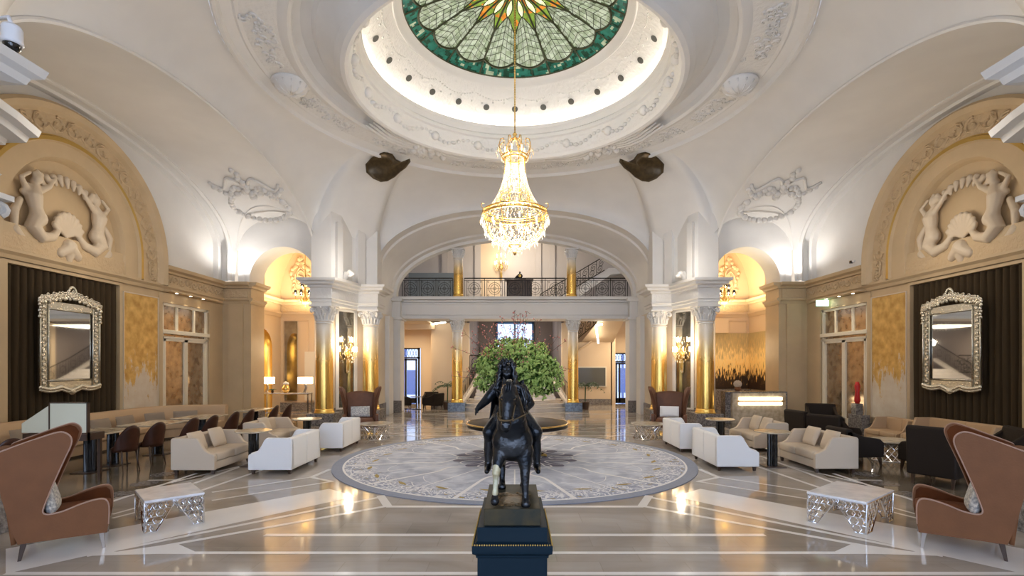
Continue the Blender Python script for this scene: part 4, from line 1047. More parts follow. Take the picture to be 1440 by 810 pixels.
# ================================================================== seating
def make_wing(name, label, cat, loc, rz, out='velvet_out', inn='velvet_in', legm='walnut', hs=1., group=None, wid=.45):
    # forward is +X; origin on the floor
    t = thing(name, label, cat, loc, rz, group)
    prof = [(-.12,.20),(.84,.20),(.86,.30),(.865,.50),(.84,.585),(.78,.615),(.66,.605),(.50,.565),(.34,.515),(.20,.50),(.14,.53),(.16,.62),(.25,.85),(.37,1.12),(.45,1.30),(.45,1.39),(.39,1.445),(.31,1.455),(.15,1.41),(-.05,1.345),(-.30,1.26),(-.34,1.23),(-.28,.75),(-.19,.40)]
    def cat(P):
        out = []
        for i in range(len(P)-1):
            p0, p1, p2, p3 = P[max(0, i-1)], P[i], P[i+1], P[min(len(P)-1, i+2)]
            for k in range(3):
                t_ = k/3; out.append(tuple(.5*((2*p1[a])+(-p0[a]+p2[a])*t_+(2*p0[a]-5*p1[a]+4*p2[a]-p3[a])*t_*t_+(-p0[a]+3*p1[a]-3*p2[a]+p3[a])*t_**3) for a in (0, 1)))
        return out+[P[-1]]
    core = cat(prof[2:22]); prof = prof[:2]+core+prof[22:]
    prof = [(x, z*hs) for x, z in prof]; NC = len(core)
    def flare(x, z, s_): 
        k = max(0, z/hs-.5); return s_*(wid+.05*max(0, x)+.16*k*k*(.6+max(0, x)))
    for s_ in (1, -1):
        m_ = MB(); th = .075
        m_.loft([[(x, flare(x, z, s_)-s_*o, z) for x, z in prof] for o in (0, th*.5, th)], True, False)
        # cap the panels with strips so that they bend cleanly
        cx = (.2, .7*hs)
        n = len(prof)
        for o in (0, th):
            pts = [(x, flare(x, z, s_)-s_*o, z) for x, z in prof]
            lo = [pts[i] for i in range(0, 10)]; 
            m_._add(pts, [tuple(range(n))])
        o_ = m_.build('side_wing', [out], t, bevel=.016)
        p2 = MB(); p2.tube([(x, flare(x, z, s_)+s_*.004, z) for x, z in prof[2:2+NC]], .009, 6); p2.build('piping', 'piping' if out == 'velvet_out' else out, o_, smooth=True)
        m_ = MB()
        i1 = [(x-.0, z) for x, z in prof[4:NC-1]]; NL = len(i1)-1
        m_.grid(lambda u, v: (lambda p: (p[0]-.02, flare(p[0], p[1], s_)-s_*(th+.012), p[1]-.015))(
            ((lambda a, b: (a[0]+(b[0]-a[0])*v, a[1]+(b[1]-a[1])*v))( (lambda k: i1[min(int(k+.01), NL)])(u*NL), (-.15+.0*u, .42*hs)))), 17, 4)
        o_ = m_.build('wing_lining', inn, t, smooth=True)
    m_ = MB()
    m_.grid(lambda u, v: (-.27+.13*(1-v)-.10*(1-(2*u-1)**2)*v, (flare(-.2, .3+.92*v, 1)-.03)*(2*u-1), (.20+1.02*v+.05*sin(pi*u)*v)*hs), 14, 12)
    o_ = m_.build('back', out, t, smooth=True); sm = o_.modifiers.new('t', 'SOLIDIFY'); sm.thickness = .05; sm.offset = 1
    m_ = MB()
    m_.grid(lambda u, v: (-.12+.09*(1-v)-.09*(1-(2*u-1)**2)*v, (flare(-.2, .3+.9*v, 1)-.07)*(2*u-1), (.42+.82*v+.05*sin(pi*u)*v)*hs), 14, 10)
    o_ = m_.build('backrest', inn, t, smooth=True); sm = o_.modifiers.new('t', 'SOLIDIFY'); sm.thickness = .09; sm.offset = 0
    m_ = MB(); m_.box(-.12, .84, -wid+.03, wid-.03, .20*hs, .33*hs, .03); m_.build('seat_frame', out, t, smooth=True)
    m_ = MB(); m_.box(-.05, .86, -wid+.075, wid-.075, .33*hs, .47*hs, .05); m_.build('seat_cushion', inn, t, smooth=True)
    for x, y in ((.77,1),(.77,-1),(-.06,1),(-.06,-1)):
        m_ = MB(); yy = y*(wid-.05); dx = .03 if x > 0 else -.05
        m_.loft([[(x+a*r+dx*(1-k), yy+b*r, k*.21*hs) for a, b in ((1,1),(-1,1),(-1,-1),(1,-1))] for k, r in ((0,.018),(1,.034))], True, True)
        m_.build('leg', legm if x < 0 else ('leg_metal' if legm == 'walnut' else legm), t, bevel=.004)
    return t
def cushion(label, loc, rot, w=.45, h=.45, th=.14, m='beige_fab', group='loose cushions', name='cushion'):
    mb = MB()
    def f(u, v, s_):
        a, b = 2*u-1, 2*v-1; k = max(0, (1-a**4)*(1-b**4))**.5
        return (a*w/2*(1-.06*(1-b*b)*0-.05*b*b*0), s_*th/2*k, b*h/2)
    mb.grid(lambda u, v: f(u, v, 1), 12, 12); mb.grid(lambda u, v: f(1-u, v, -1), 12, 12)
    o = mb.build(name, m, None, smooth=True); o.location = loc; o.rotation_euler = rot
    return tag(o, label, 'cushion', group)
WG = 'wing armchairs'
AL = atan2(.49, .87)
c1 = make_wing('wing_armchair', 'large tan velvet wing armchair at the near left edge, seen from its side', 'armchair', (-5.476, 5.805, 0), radians(36), group=WG); c1.scale = (.78, .88, .95)
c2 = make_wing('wing_armchair', 'large tan velvet wing armchair at the near right edge, seen from its side', 'armchair', (5.43, 5.805, 0), radians(144), group=WG); c2.scale = (.78, .88, .95)
c3 = make_wing('wing_armchair', 'brown wing armchair facing the viewer before the left mirrored pier', 'armchair', (-4.98, 16.35, 0), radians(-72), out='velvet', inn='velvet', group=WG, wid=.47)
c4 = make_wing('wing_armchair', 'brown wing armchair facing the viewer before the right mirrored pier', 'armchair', (4.98, 16.35, 0), radians(-108), out='velvet', inn='velvet', group=WG, wid=.47)
def onchair(root, lx, ly, lz, tilt, label, w, h, m='pattern_fab', yaw=0):
    a = root.rotation_euler.z; p = root.location
    cushion(label, (p.x+lx*cos(a)-ly*sin(a), p.y+lx*sin(a)+ly*cos(a), lz), (radians(tilt), 0, a+pi/2+yaw), w, h, m=m)
onchair(c1, .13, -.12, .63, -15, 'speckled white cushion on the near left wing armchair', .5, .38)
onchair(c2, .13, .12, .63, -15, 'pale speckled cushion on the near right wing armchair', .5, .38)
onchair(c3, .22, 0, .66, -15, 'white speckled cushion on the brown armchair by the left pier', .58, .34)
onchair(c4, .22, 0, .66, -15, 'pale grey cushion on the brown armchair by the right pier', .58, .34, m='white_fab')

def make_sofa(label, loc, rz, fab, L=1.45, D_=.85, group='two-seat sofas', name='sofa', H_=.71):
    # forward +X, length along Y, origin at the middle of the footprint
    t = thing(name, label, 'sofa', loc, rz, group)
    b, f, hl = -D_/2, D_/2, L/2
    m_ = MB(); m_.box(b+.02, f-.02, -hl+.02, hl-.02, .09, .25, .02); m_.build('base', fab, t, smooth=True)
    m_ = MB(); m_.slab([(-.5*D_+.0,.09),(b+.14,.09),(b+.19,.45),(b+.16,H_-.02),(b+.10,H_),(b+.02,H_),(b-.0,H_-.03)], 'y', -hl+.03, -.004); m_.build('backrest', fab, t, bevel=.018)
    m_ = MB(); m_.slab([(-.5*D_+.0,.09),(b+.14,.09),(b+.19,.45),(b+.16,H_-.02),(b+.10,H_),(b+.02,H_),(b-.0,H_-.03)], 'y', .004, hl-.03); m_.build('backrest', fab, t, bevel=.018)
    for s_ in (1, -1):
        m_ = MB(); prof = [(b,.09),(f,.09),(f,.36),(f-.025,.395),(f-.10,.41),(f-.19,.46),(f-.27,.58),(f-.31,.66),(f-.36,H_),(b+.03,H_),(b,H_-.03)]
        y0 = s_*hl; m_.slab(prof, 'y', y0, y0-s_*.085); m_.build('arm', fab, t, bevel=.016)
    for s_ in (1, -1):
        m_ = MB(); y0, y1 = (.006, hl-.09) if s_ > 0 else (-hl+.09, -.006)
        m_.box(b+.17, f+.01, y0, y1, .25, .41, .035); m_.build('seat_cushion', fab, t, smooth=True)
    for x in (b+.07, f-.07):
        for y in (-hl+.08, hl-.08):
            m_ = MB(); m_.loft([[(x+a*r, y+c_*r, z) for a, c_ in ((1,1),(-1,1),(-1,-1),(1,-1))] for z, r in ((0,.022),(.10,.032))], True, True); m_.build('leg', 'walnut', t)
    return t
s1 = make_sofa('white two-seat sofa seen from its end, nearest on the left of the rug', (-4.74, 10.54, 0), pi, 'white_fab')
dup(s1, (-4.64, 13.15, 0), pi, 'white sofa on the left of the rug, behind the nearest white one')
dup(s1, (4.46, 10.86, 0), 0, 'white two-seat sofa seen from its end, nearest on the right of the rug')
dup(s1, (4.43, 13.05, 0), 0, 'white sofa on the right of the rug, behind the nearest white one')
s2 = make_sofa('beige two-seat sofa facing right, between the dining chairs and the nearest white sofa', (-6.22, 10.52, 0), 0, 'beige_fab')
dup(s2, (-6.27, 13.2, 0), 0, 'beige sofa at left, beyond the nearer beige sofa')
dup(s2, (6.30, 10.65, 0), pi, 'beige two-seat sofa facing left, right of the black pedestal table')
dup(s2, (6.28, 13.15, 0), pi, 'beige sofa at right in front of the lit reception desk')
for lab, x, y, s_ in (('beige cushion on the near left beige sofa, at its near end', -6.33, 10.12, 1), ('beige cushion on the near left beige sofa, at its far end', -6.33, 10.8, 1),
                   ('beige cushion on the far left beige sofa', -6.38, 12.95, 1), ('beige cushion on the near right beige sofa, at its near end', 6.40, 10.3, -1),
                   ('beige cushion on the near right beige sofa, at its far end', 6.40, 10.95, -1), ('near beige cushion on the far right beige sofa', 6.38, 12.9, -1), ('far beige cushion on the far right beige sofa', 6.38, 13.45, -1)):
    cushion(lab, (x, y, .605), (radians(-20), 0, s_*pi/2), .46, .40, m='beige_fab')

def make_armchair(label, loc, rz, H_=.78, W_=.72, D_=.72, fab='dark_fab', group='dark lounge armchairs', arm=.60, name='lounge_chair'):
    t = thing(name, label, 'armchair', loc, rz, group); b, f, h_ = -D_/2, D_/2, W_/2
    m_ = MB(); m_.slab([(b-.05,.18),(b+.14,.18),(b+.13,.5),(b+.06,H_),(b-.03,H_+.01),(b-.09,H_-.02)], 'y', -h_, h_); m_.build('backrest', fab, t, bevel=.03)
    for s_ in (1, -1):
        m_ = MB(); m_.slab([(b,.18),(f,.20),(f,.50),(f-.08,arm-.02),(b+.30,arm+.03),(b+.02,H_-.04),(b-.06,H_-.04)], 'y', s_*h_, s_*(h_-.09)); m_.build('arm', fab, t, bevel=.02)
    m_ = MB(); m_.box(b+.05, f-.01, -h_+.08, h_-.08, .18, .30, .02); m_.build('base', fab, t, smooth=True)
    m_ = MB(); m_.box(b+.10, f+.01, -h_+.09, h_-.09, .30, .44, .04); m_.build('seat_cushion', fab, t, smooth=True)
    for x in (b+.06, f-.06):
        for y in (-h_+.07, h_-.07):
            m_ = MB(); m_.loft([[(x+a*r+(.04 if x > 0 else -.04)*(1-z*5), y+c_*r, z) for a, c_ in ((1,1),(-1,1),(-1,-1),(1,-1))] for z, r in ((0,.015),(.20,.028))], True, True); m_.build('leg', 'walnut', t)
    return t
a1 = make_armchair('dark armchair right of the near right beige sofa, half hidden behind it', (7.35, 10.95, 0), 0)
a2 = make_armchair('large dark brown armchair with its back turned, behind the near right wing chair', (7.60, 9.05, 0), radians(30), H_=1.04, W_=.72, D_=.76, arm=.66)
dup(a1, (8.25, 10.1, 0), radians(100), 'dark armchair just left of the large dark brown armchair')
a3 = make_armchair('dark armchair with its back turned, behind the gap of the right beige sofas', (8.0, 12.7, 0), radians(25), H_=.90, W_=.85, D_=.8)
dup(a3, (8.05, 13.85, 0), radians(5), 'dark armchair between the reception desk and the nearer dark armchair')
dup(a3, (9.65, 15.9, 0), radians(-110), 'dark armchair facing the viewer by the right glazed door')
dup(a3, (9.4, 10.0, 0), radians(160), 'dark armchair against the beige sofa by the right curtain')
# the dark chairs of the far lobby
for lab, x, y, r in (('dark armchair in the far left lobby, nearest the gilded column', -4.02, 24.9, 150), ('dark armchair in the far left lobby with its back to the pale wall', -4.3, 25.8, -90), ('dark armchair in the far left lobby nearest the street door', -5.5, 25.0, 20)):
    dup(a1, (x, y, 0), radians(r), lab, 'dark armchairs in the far lobby')

# ---- low marble tables on pierced steel legs
def pierced(mb, p0, p1, z0, z1, cut=True, nx=5, nz=4, th=.010):
    # lattice panel between two plan points, wide V cut out of it
    p0, p1 = Vector(p0), Vector(p1); d = p1-p0; L_ = d.length
    P_ = lambda u, z: (p0.x+d.x*u, p0.y+d.y*u, z)
    inside = lambda u, z: (not cut) or abs(u-.5)*2 >= max(0, (1-(z-z0)/(z1-z0)*1.0))*0+(.10+.55*(1-(z-z0)/(z1-z0)))
    mb.tube([P_(0, z0), P_(0, z1), P_(1, z1), P_(1, z0)], th*1.3, 4)
    if cut:
        mb.tube([P_(0,z0), P_(.18,z0), P_(.5,z1-.02), P_(.82,z0), P_(1,z0)], th*1.2, 4); mb.tube([P_(.5,z1-.02), P_(.5,z1)], th, 4)
    rg2 = random.Random(int(L_*1000))
    for i in range(nx*2):
        for j in range(nz):
            u = (i+.5+.5*(j % 2))/(nx*2); z = z0+(z1-z0)*(j+.5)/nz; r = (z1-z0)/nz*.56
            if u > .99: continue
            uu = abs(u-.5); lim = .04+.30*(1-(z-z0)/(z1-z0))
            if cut and uu < lim: continue
            n = 6; mb.tube([P_(min(.99, max(.01, u+r/L_*cos(2*pi*k/n))), min(z1, max(z0, z+r*sin(2*pi*k/n)))) for k in range(n)], th*.75, 4, closed=True)
def lattice_table(label, loc, rz, lx=.69, ly=.9, h_=.41, group='marble tables on pierced steel legs'):
    t = thing('coffee_table', label, 'table', loc, rz, group)
    m_ = MB(); m_.box(-lx/2, lx/2, -ly/2, ly/2, h_-.03, h_, .006); m_.build('table_top', 'marble_white', t)
    a, b = lx/2-.01, ly/2-.01; cs = [(-a,-b),(a,-b),(a,b),(-a,b)]
    m_ = MB(); 
    for i in range(4): p, q_ = Vector((*cs[i],0)), Vector((*cs[(i+1) % 4],0)); m_.tube([(p.x,p.y,h_-.036),(q_.x,q_.y,h_-.036)], .008, 4)
    m_.build('rail', 'chrome', t)
    for i in range(4):
        m_ = MB(); pierced(m_, cs[i], cs[(i+1) % 4], .006, h_-.035, True); m_.build('pierced_side', 'chrome', t)
    return t
lt = lattice_table('white marble coffee table on pierced steel legs, near the left wing armchair', (-4.68, 6.88, 0), radians(43.5), .66, .82)
lattice_table('white marble coffee table on pierced steel legs, near the right wing armchair', (4.56, 6.90, 0), radians(-52), .70, 1.02)
def round_lattice(label, loc, R_, h_, group='marble tables on pierced steel legs', top='marble_gold'):
    t = thing('coffee_table', label, 'table', loc, 0, group)
    m_ = MB(); m_.lathe([(.01,h_-.035),(R_-.01,h_-.035),(R_,h_-.028),(R_,h_-.006),(R_-.006,h_),(.01,h_)], seg=40); m_.build('table_top', top, t, auto=30)
    m_ = MB(); N_ = 18
    for s_ in (1, -1):
        for k in range(N_):
            m_.tube([((R_*.86-.18*R_*sin(pi*i/10))*cos(2*pi*k/N_+s_*.9*i/10), (R_*.86-.18*R_*sin(pi*i/10))*sin(2*pi*k/N_+s_*.9*i/10), .008+(h_-.045)*i/10) for i in range(11)], .007, 4)
    ringt(m_, R_*.86, .008, .009); ringt(m_, R_*.86, h_-.04, .009); m_.build('pierced_drum', 'chrome', t)
    return t
r1 = round_lattice('round marble table on a pierced steel drum before the left pier armchair', (-4.05, 14.75, 0), .48, .45)
dup(r1, (3.85, 14.75, 0), 0, 'round marble table on a pierced steel drum before the right pier armchair')
dup(r1, (8.45, 11.45, 0), 0, 'round veined marble table on a pierced drum among the dark armchairs at right')

# ---- black fluted pedestal tables
def ped_table(label, loc, R_=.36, h_=.745, group='round tables on black fluted pedestals', oval=None, name='side_table', top='marble_gold'):
    t = thing(name, label, 'table', loc, 0, group); m_ = MB()
    m_.lathe([(.01,h_-.03),(R_-.012,h_-.03),(R_,h_-.02),(R_,h_-.008),(R_-.008,h_),(.01,h_)], seg=40); m_.build('table_top', top, t, auto=30)
    m_ = MB(); fluted(m_, 0, 0, .10, .015, h_-.03); m_.build('pedestal', 'black', t)
    m_ = MB(); m_.box(-.2,.2,-.2,.2,0,.016, .004); m_.build('base', 'walnut', t)
    return t
def fluted(mb, x, y, r, z0, z1):
    n = 24; pts = []
    for i in range(n*2):
        a = pi*i/n; rr_ = r*(1 if i % 2 else .90); pts.append((x+rr_*cos(a), y+rr_*sin(a)))
    mb.prism(pts, z0, z1)
p1 = ped_table('round black-pedestal table between the near left beige and white sofas', (-5.53, 10.75, 0), .36)
dup(p1, (-5.40, 13.2, 0), 0, 'round black-pedestal table between the far left sofas')
dup(p1, (5.40, 10.65, 0), 0, 'round black-pedestal table between the near right white and beige sofas')
dup(p1, (5.30, 13.1, 0), 0, 'round black-pedestal table between the far right sofas')

# ---- banquette with its tables and chairs
t = thing('banquette', 'long tan upholstered banquette curving along the left wall under the curtain', 'banquette', (-10.5, 12.4, 0))
path = [(-.0,-3.6)]+[(0, -3.6+.55*i) for i in range(1, 11)]
for i in range(1, 9): a = pi*i/16*1.0; path.append((1.05*(1-cos(a)), 1.9+1.05*sin(a)))
path += [(1.45, 3.0), (1.7, 3.02)]
def sweep(mb, path, sec):     # sec = [(distance to the seating side, z)]
    rings = []
    for i, p in enumerate(path):
        a = Vector(path[max(0, i-1)]); b = Vector(path[min(len(path)-1, i+1)]); d = (b-a).normalized(); n_ = Vector((d.y, -d.x))
        rings.append([(p[0]+n_.x*o, p[1]+n_.y*o, z) for o, z in sec])
    mb.loft(rings, True, True)
m_ = MB(); sweep(m_, path, [(-.22,.05),(.02,.05),(.06,.45),(-.02,.88),(-.06,.92),(-.14,.93),(-.20,.90)]); m_.build('backrest', 'tan_fab', t, bevel=.015)
m_ = MB(); sweep(m_, path, [(.0,.28),(.52,.28),(.55,.31),(.55,.42),(.50,.45),(.0,.47)]); m_.build('seat', 'tan_fab', t, bevel=.015)
m_ = MB(); sweep(m_, path, [(.0,.05),(.48,.05),(.48,.28),(.0,.28)]); m_.build('base', 'tan_fab', t)
m_ = MB(); sweep(m_, path, [(-.18,.0),(.42,.0),(.42,.05),(-.18,.05)]); m_.build('skirting', 'walnut', t)
for i, (x, y, r) in enumerate(((-10.32, 10.6, 90),(-10.32, 11.55, 90),(-10.32, 12.55, 90),(-10.32, 13.35, 90),(-10.18, 14.25, 75),(-9.72, 14.85, 40))):
    nm = ('nearest', 'second', 'third', 'fourth', 'fifth', 'farthest')[i]
    cushion('taupe cushion on the left banquette, %s from the viewer' % nm, (x+.09, y, .63), (radians(-14), 0, radians(r)), .60, .34, m='grey_fab', group='taupe cushions on the banquette')
def dining_table(label, x0, x1, y0, y1, pods, h_=.75):
    cx, cy = (x0+x1)/2, (y0+y1)/2; t = thing('dining_table', label, 'table', (cx, cy, 0), 0, 'tables along the banquette'); m_ = MB()
    m_.box(x0-cx, x1-cx, y0-cy, y1-cy, h_-.03, h_, .01); m_.build('table_top', 'marble_gold', t)
    for px, py in pods:
        m_ = MB(); fluted(m_, px-cx, py-cy, .105, .015, h_-.03); m_.build('pedestal', 'black', t)
        m_ = MB(); m_.box(px-cx-.22, px-cx+.22, py-cy-.22, py-cy+.22, 0, .016, .004); m_.build('base', 'walnut', t)
dining_table('marble-topped table before the banquette, nearest of the row', -9.15, -8.22, 9.75, 11.15, ((-8.45, 10.1), (-8.55, 10.8)))
dining_table('marble-topped table before the banquette, second of the row', -9.05, -8.12, 11.5, 12.75, ((-8.5, 12.1),))
dining_table('marble-topped table before the banquette, third of the row', -8.9, -8.05, 13.1, 14.3, ((-8.45, 13.7),))
dining_table('marble-topped table beyond the banquette, last of the row', -8.5, -7.85, 15.3, 16.5, ((-8.15, 15.9),))
def make_dchair(label, loc, rz, group='brown leather dining chairs'):
    t = thing('dining_chair', label, 'chair', loc, rz, group)   # forward +X
    m_ = MB(); m_.lathe([(.01,.40),(.22,.40),(.245,.43),(.24,.47),(.20,.49),(.01,.495)], seg=24, sy=1.0); m_.build('seat', 'leather', t, smooth=True)
    m_ = MB()
    def bk(u, v):
        a = pi*(.52+.96*u); top = .42+(.50*(sin(pi*u)**.8 if 0 < u < 1 else 0))*v
        r = .255+.05*v*sin(pi*u); return (r*cos(a)-.02*v, r*sin(a)*(1-.0*v), .40+(top-.40)*1.0 if v > 0 else .40)
    m_.grid(bk, 28, 8); o = m_.build('backrest', 'leather', t, smooth=True); sm = o.modifiers.new('t', 'SOLIDIFY'); sm.thickness = .03
    for x, y in ((.17,.17),(.17,-.17),(-.17,.16),(-.17,-.16)):
        m_ = MB(); dx = .02 if x > 0 else -.08
        m_.tube([(x,y,.42),(x+dx*.3,y*1.03,.22),(x+dx,y*1.12,0)], [.026,.02,.013], 8); m_.build('leg', 'walnut', t, smooth=True)
    return t
dc = make_dchair('brown leather dining chair, nearest of the row, half hidden by the wing armchair', (-8.45, 8.45, 0), radians(150)); dc.scale = (.88,.88,1.)
for i, (x, y, r) in enumerate(((-7.85, 10.2, 160),(-7.78, 10.85, 163),(-7.62, 11.75, 168),(-7.52, 12.35, 170),(-7.52, 13.3, 172),(-7.46, 13.95, 175),(-7.42, 15.3, 180),(-7.3, 15.95, 180))):
    nm = ('second', 'third', 'fourth', 'fifth', 'sixth', 'seventh', 'eighth', 'ninth')[i]
    dup(dc, (x, y, 0), radians(r), 'brown leather dining chair facing the banquette, %s counted from the viewer' % nm)
# ---- beige sofa by the right curtain
sr = make_sofa('beige sofa against the right curtain, behind the dark armchairs', (10.25, 11.85, 0), pi, 'tan_fab', 2.2, .85, 'beige sofas by the right wall', H_=.80)
dup(sr, (10.25, 13.75, 0), pi, 'short beige sofa by the right gold panel, beyond the veined marble table', scale=(.9, .55, .85))
# ---- folding host stand at left
t = thing('host_screen', 'cream panelled stand with a sloping wing between the curtain and the near left armchair', 'stand', (-8.25, 9.02, 0))
m_ = MB(); m_.box(-.0, .66, -.02, .02, .92, 1.44); m_.build('panel', 'cream_glass', t)
m_ = MB()
for x in (-.01, .66): m_.box(x, x+.02, -.03, .03, .78, 1.46)
m_.box(-.01, .68, -.03, .03, 1.44, 1.46); m_.box(-.01, .68, -.03, .03, .9, .92); m_.box(-.45, .68, -.05, .35, .78, .90); m_.build('frame', 'walnut', t)
m_ = MB(); m_.slab([(-.02,1.40),(-.02,.92),(-.50,.92),(-.50,1.08)], 'y', -.012, .012); m_.build('side_panel', 'cream_glass', t)
m_ = MB()
for x in (-.44, -.36, .60): m_.box(x, x+.05, .28, .33, 0, .78)
m_.box(-.44, -.39, -.04, .0, 0, .78); m_.build('legs', 'walnut', t)
# ================================================================== columns
def volute_capital(mb, r, z0, h, seg=20, flat=False):
    mb.lathe([(r*1.02,z0-.02*0),(r*1.10,z0+.02*h),(r*1.10,z0+.07*h),(r*.98,z0+.10*h)], seg=seg, cap=False)
    mb.lathe([(r*.96,z0+.08*h),(r*1.0,z0+.4*h),(r*1.15,z0+.7*h),(r*1.35,z0+.88*h)], seg=seg, cap=False)
    w_ = r*1.42; mb.box(-w_, w_, -w_, w_, z0+.88*h, z0+h)
    for i in range(16):       # two rows of leaves
        for row, (zb, hh, rr_) in enumerate(((.08,.38,1.02),(.32,.36,1.08))):
            a = 2*pi*(i+.5*row)/16
            if i % 2 and row: continue
            mb.tube([(r*rr_*cos(a), r*rr_*sin(a), z0+zb*h), (r*(rr_+.10)*cos(a), r*(rr_+.10)*sin(a), z0+(zb+hh*.7)*h), (r*(rr_+.30)*cos(a), r*(rr_+.30)*sin(a), z0+(zb+hh)*h), (r*(rr_+.34)*cos(a), r*(rr_+.34)*sin(a), z0+(zb+hh*.8)*h)], [r*.13,r*.14,r*.09,r*.05], 5)
    for k in range(4):        # corner volutes
        a = pi/4+pi/2*k; c_, s_ = cos(a), sin(a)
        pts = []
        for i in range(16):
            t_ = i/15; q_ = r*.34*(1-.75*t_); th = -1.2+t_*9
            pts.append((c_*(r*1.45+q_*cos(th)), s_*(r*1.45+q_*cos(th)), z0+.68*h+q_*sin(th)*.9))
        mb.tube(pts, [r*.16*(1-.4*i/15) for i in range(16)], 6)
    for k in range(4):
        a = pi/2*k; mb.ball((r*1.35*cos(a), r*1.35*sin(a), z0+.80*h), r*.16, 8, 6)
        mb.tube([(r*1.3*cos(a+s_*.1), r*1.3*sin(a+s_*.1), z0+.7*h) if False else (r*(1.18+.12*abs(s_)/4)*cos(a+s_*.16), r*(1.18+.12*abs(s_)/4)*sin(a+s_*.16), z0+(.74-.10*cos(s_*1.5))*h) for s_ in range(-4, 5)], r*.07, 5)
def make_column(label, loc, r, H_, hcap, plinth=(.0,'marble_dark'), group='gilded columns', rot=0):
    t = thing('column', label, 'column', loc, rot, group); ph, pm = plinth
    z = 0
    if ph:
        m_ = MB(); m_.box(-r*1.55, r*1.55, -r*1.55, r*1.55, 0, ph, .01); m_.build('plinth', pm, t)
    m_ = MB(); m_.lathe([(r*1.15,ph),(r*1.17,ph+.02),(r*1.10,ph+.05),(r*1.06,ph+.07),(r*1.08,ph+.10),(r*1.01,ph+.15)], seg=32); m_.build('base', 'gold' if ph < .5 else 'brass', t, smooth=True)
    m_ = MB(); n = 14; z0, z1 = ph+.14, H_-hcap+.0
    m_.lathe([(r*(1.0-.10*(i/n)**1.6), z0+(z1-z0)*i/n) for i in range(n+1)], seg=40, cap=False); m_.build('shaft', 'column', t, smooth=True)
    m_ = MB(); m_.lathe([(r*.92,H_-hcap-.10),(r*1.0,H_-hcap-.09),(r*1.0,H_-hcap-.075),(r*.92,H_-hcap-.06)], seg=32, cap=False)
    volute_capital(m_, r*.92, H_-hcap-.02, hcap+.02); m_.build('capital', 'plaster', t, auto=40)
    return t
HC = (1.76+EYE)*K-.003
PC = [(5.52,14.72),(4.55,16.02)]
for side, sx in (('left', -1), ('right', 1)):
    for (x, y), w_ in zip(PC, ('nearer', 'farther')):
        if w_ == 'nearer' and side == 'left': col0 = make_column('gilded column at the left pier, nearer of the pair', (sx*x*K, y*K, 0), .31, HC, .56, (.42,'marble_dark'))
        else: dup(col0, (sx*x*K, y*K, 0), 0, 'gilded column at the %s pier, %s of the pair' % (side, w_))
        dup(col0, (sx*x*K, (2*CY-y-NS)*K, 0), 0, 'near %s pier column whose capital alone shows at the picture edge' % side if w_ == 'nearer' else 'near %s pier column outside the picture' % side) if w_ == 'nearer' else None
HB = (1.76+EYE)*K-.003
colb = make_column('gilded column under the balcony, left of the bouquet', (-2.17*K, 19.12*K, 0), .255, HB, .50, (.40,'marble_blue'), 'gilded columns under the balcony')
dup(colb, (2.19*K, 19.12*K, 0), 0, 'gilded column under the balcony, right of the bouquet')
colu = make_column('gilded column on the balcony, left of the chandelier', (-2.13*K, 19.12*K, (2.58+EYE)*K), .23, 2.28, .42, (0,''), 'gilded columns on the balcony')
dup(colu, (2.13*K, 19.12*K, (2.58+EYE)*K), 0, 'gilded column on the balcony, right of the chandelier')

# ================================================================== ironwork
def rail_panels(mb, P_, L_, h_, n):
    # P_(s, z) maps a place along the run; n panels with rings and scrolls
    mb.tube([P_(0, h_), P_(L_, h_)], .024, 6); mb.tube([P_(0, .08), P_(L_, .08)], .014, 5); mb.tube([P_(0, h_-.10), P_(L_, h_-.10)], .012, 5)
    w_ = L_/n
    for i in range(n+1): mb.tube([P_(w_*i, 0), P_(w_*i, h_)], .016, 5)
    for i in range(n):
        c0 = w_*(i+.5); zc = (h_-.02)/2
        for d_ in (-w_*.38, w_*.38): mb.tube([P_(c0+d_, .08), P_(c0+d_, h_-.1)], .010, 4)
        for rr_ in (.30, .20, .07): mb.tube([P_(c0+rr_*cos(2*pi*k/20)*h_*.98, zc+rr_*sin(2*pi*k/20)*h_) for k in range(20)], .010, 4, closed=True)
        mb.tube([P_(c0, .08), P_(c0, h_-.1)], .008, 4); mb.tube([P_(c0-w_*.38, zc), P_(c0+w_*.38, zc)], .008, 4)
        for sx in (-1, 1):
            for sz in (-1, 1): mb.tube([P_(c0+sx*(w_*.36-.10*q_*(1-k/9)*0-.07*(1-k/11)*(1-cos(k*.6))), zc+sz*(.26*h_+.08*(1-k/11)*sin(k*.6)+.05)) for k in range(9) for q_ in (1,)], .008, 4)
zb = (2.58+EYE)*K
for lab, x0, x1, n in (('wrought iron balustrade of the balcony, left of its columns', -5.35, -2.95, 3), ('wrought iron balustrade of the balcony, between its columns', -2.40, 2.40, 5), ('wrought iron balustrade of the balcony, right of its columns', 2.95, 5.35, 3)):
    t = thing('balustrade', lab, 'railing', (x0, 19.3*K, zb), 0, 'balcony balustrades'); m_ = MB()
    rail_panels(m_, lambda s_, z: (s_, 0, z), x1-x0, .95, n); m_.build('ironwork', 'iron', t)
    m_ = MB(); m_.box(0, x1-x0, -.03, .03, .94, .975); m_.build('handrail', 'iron', t)
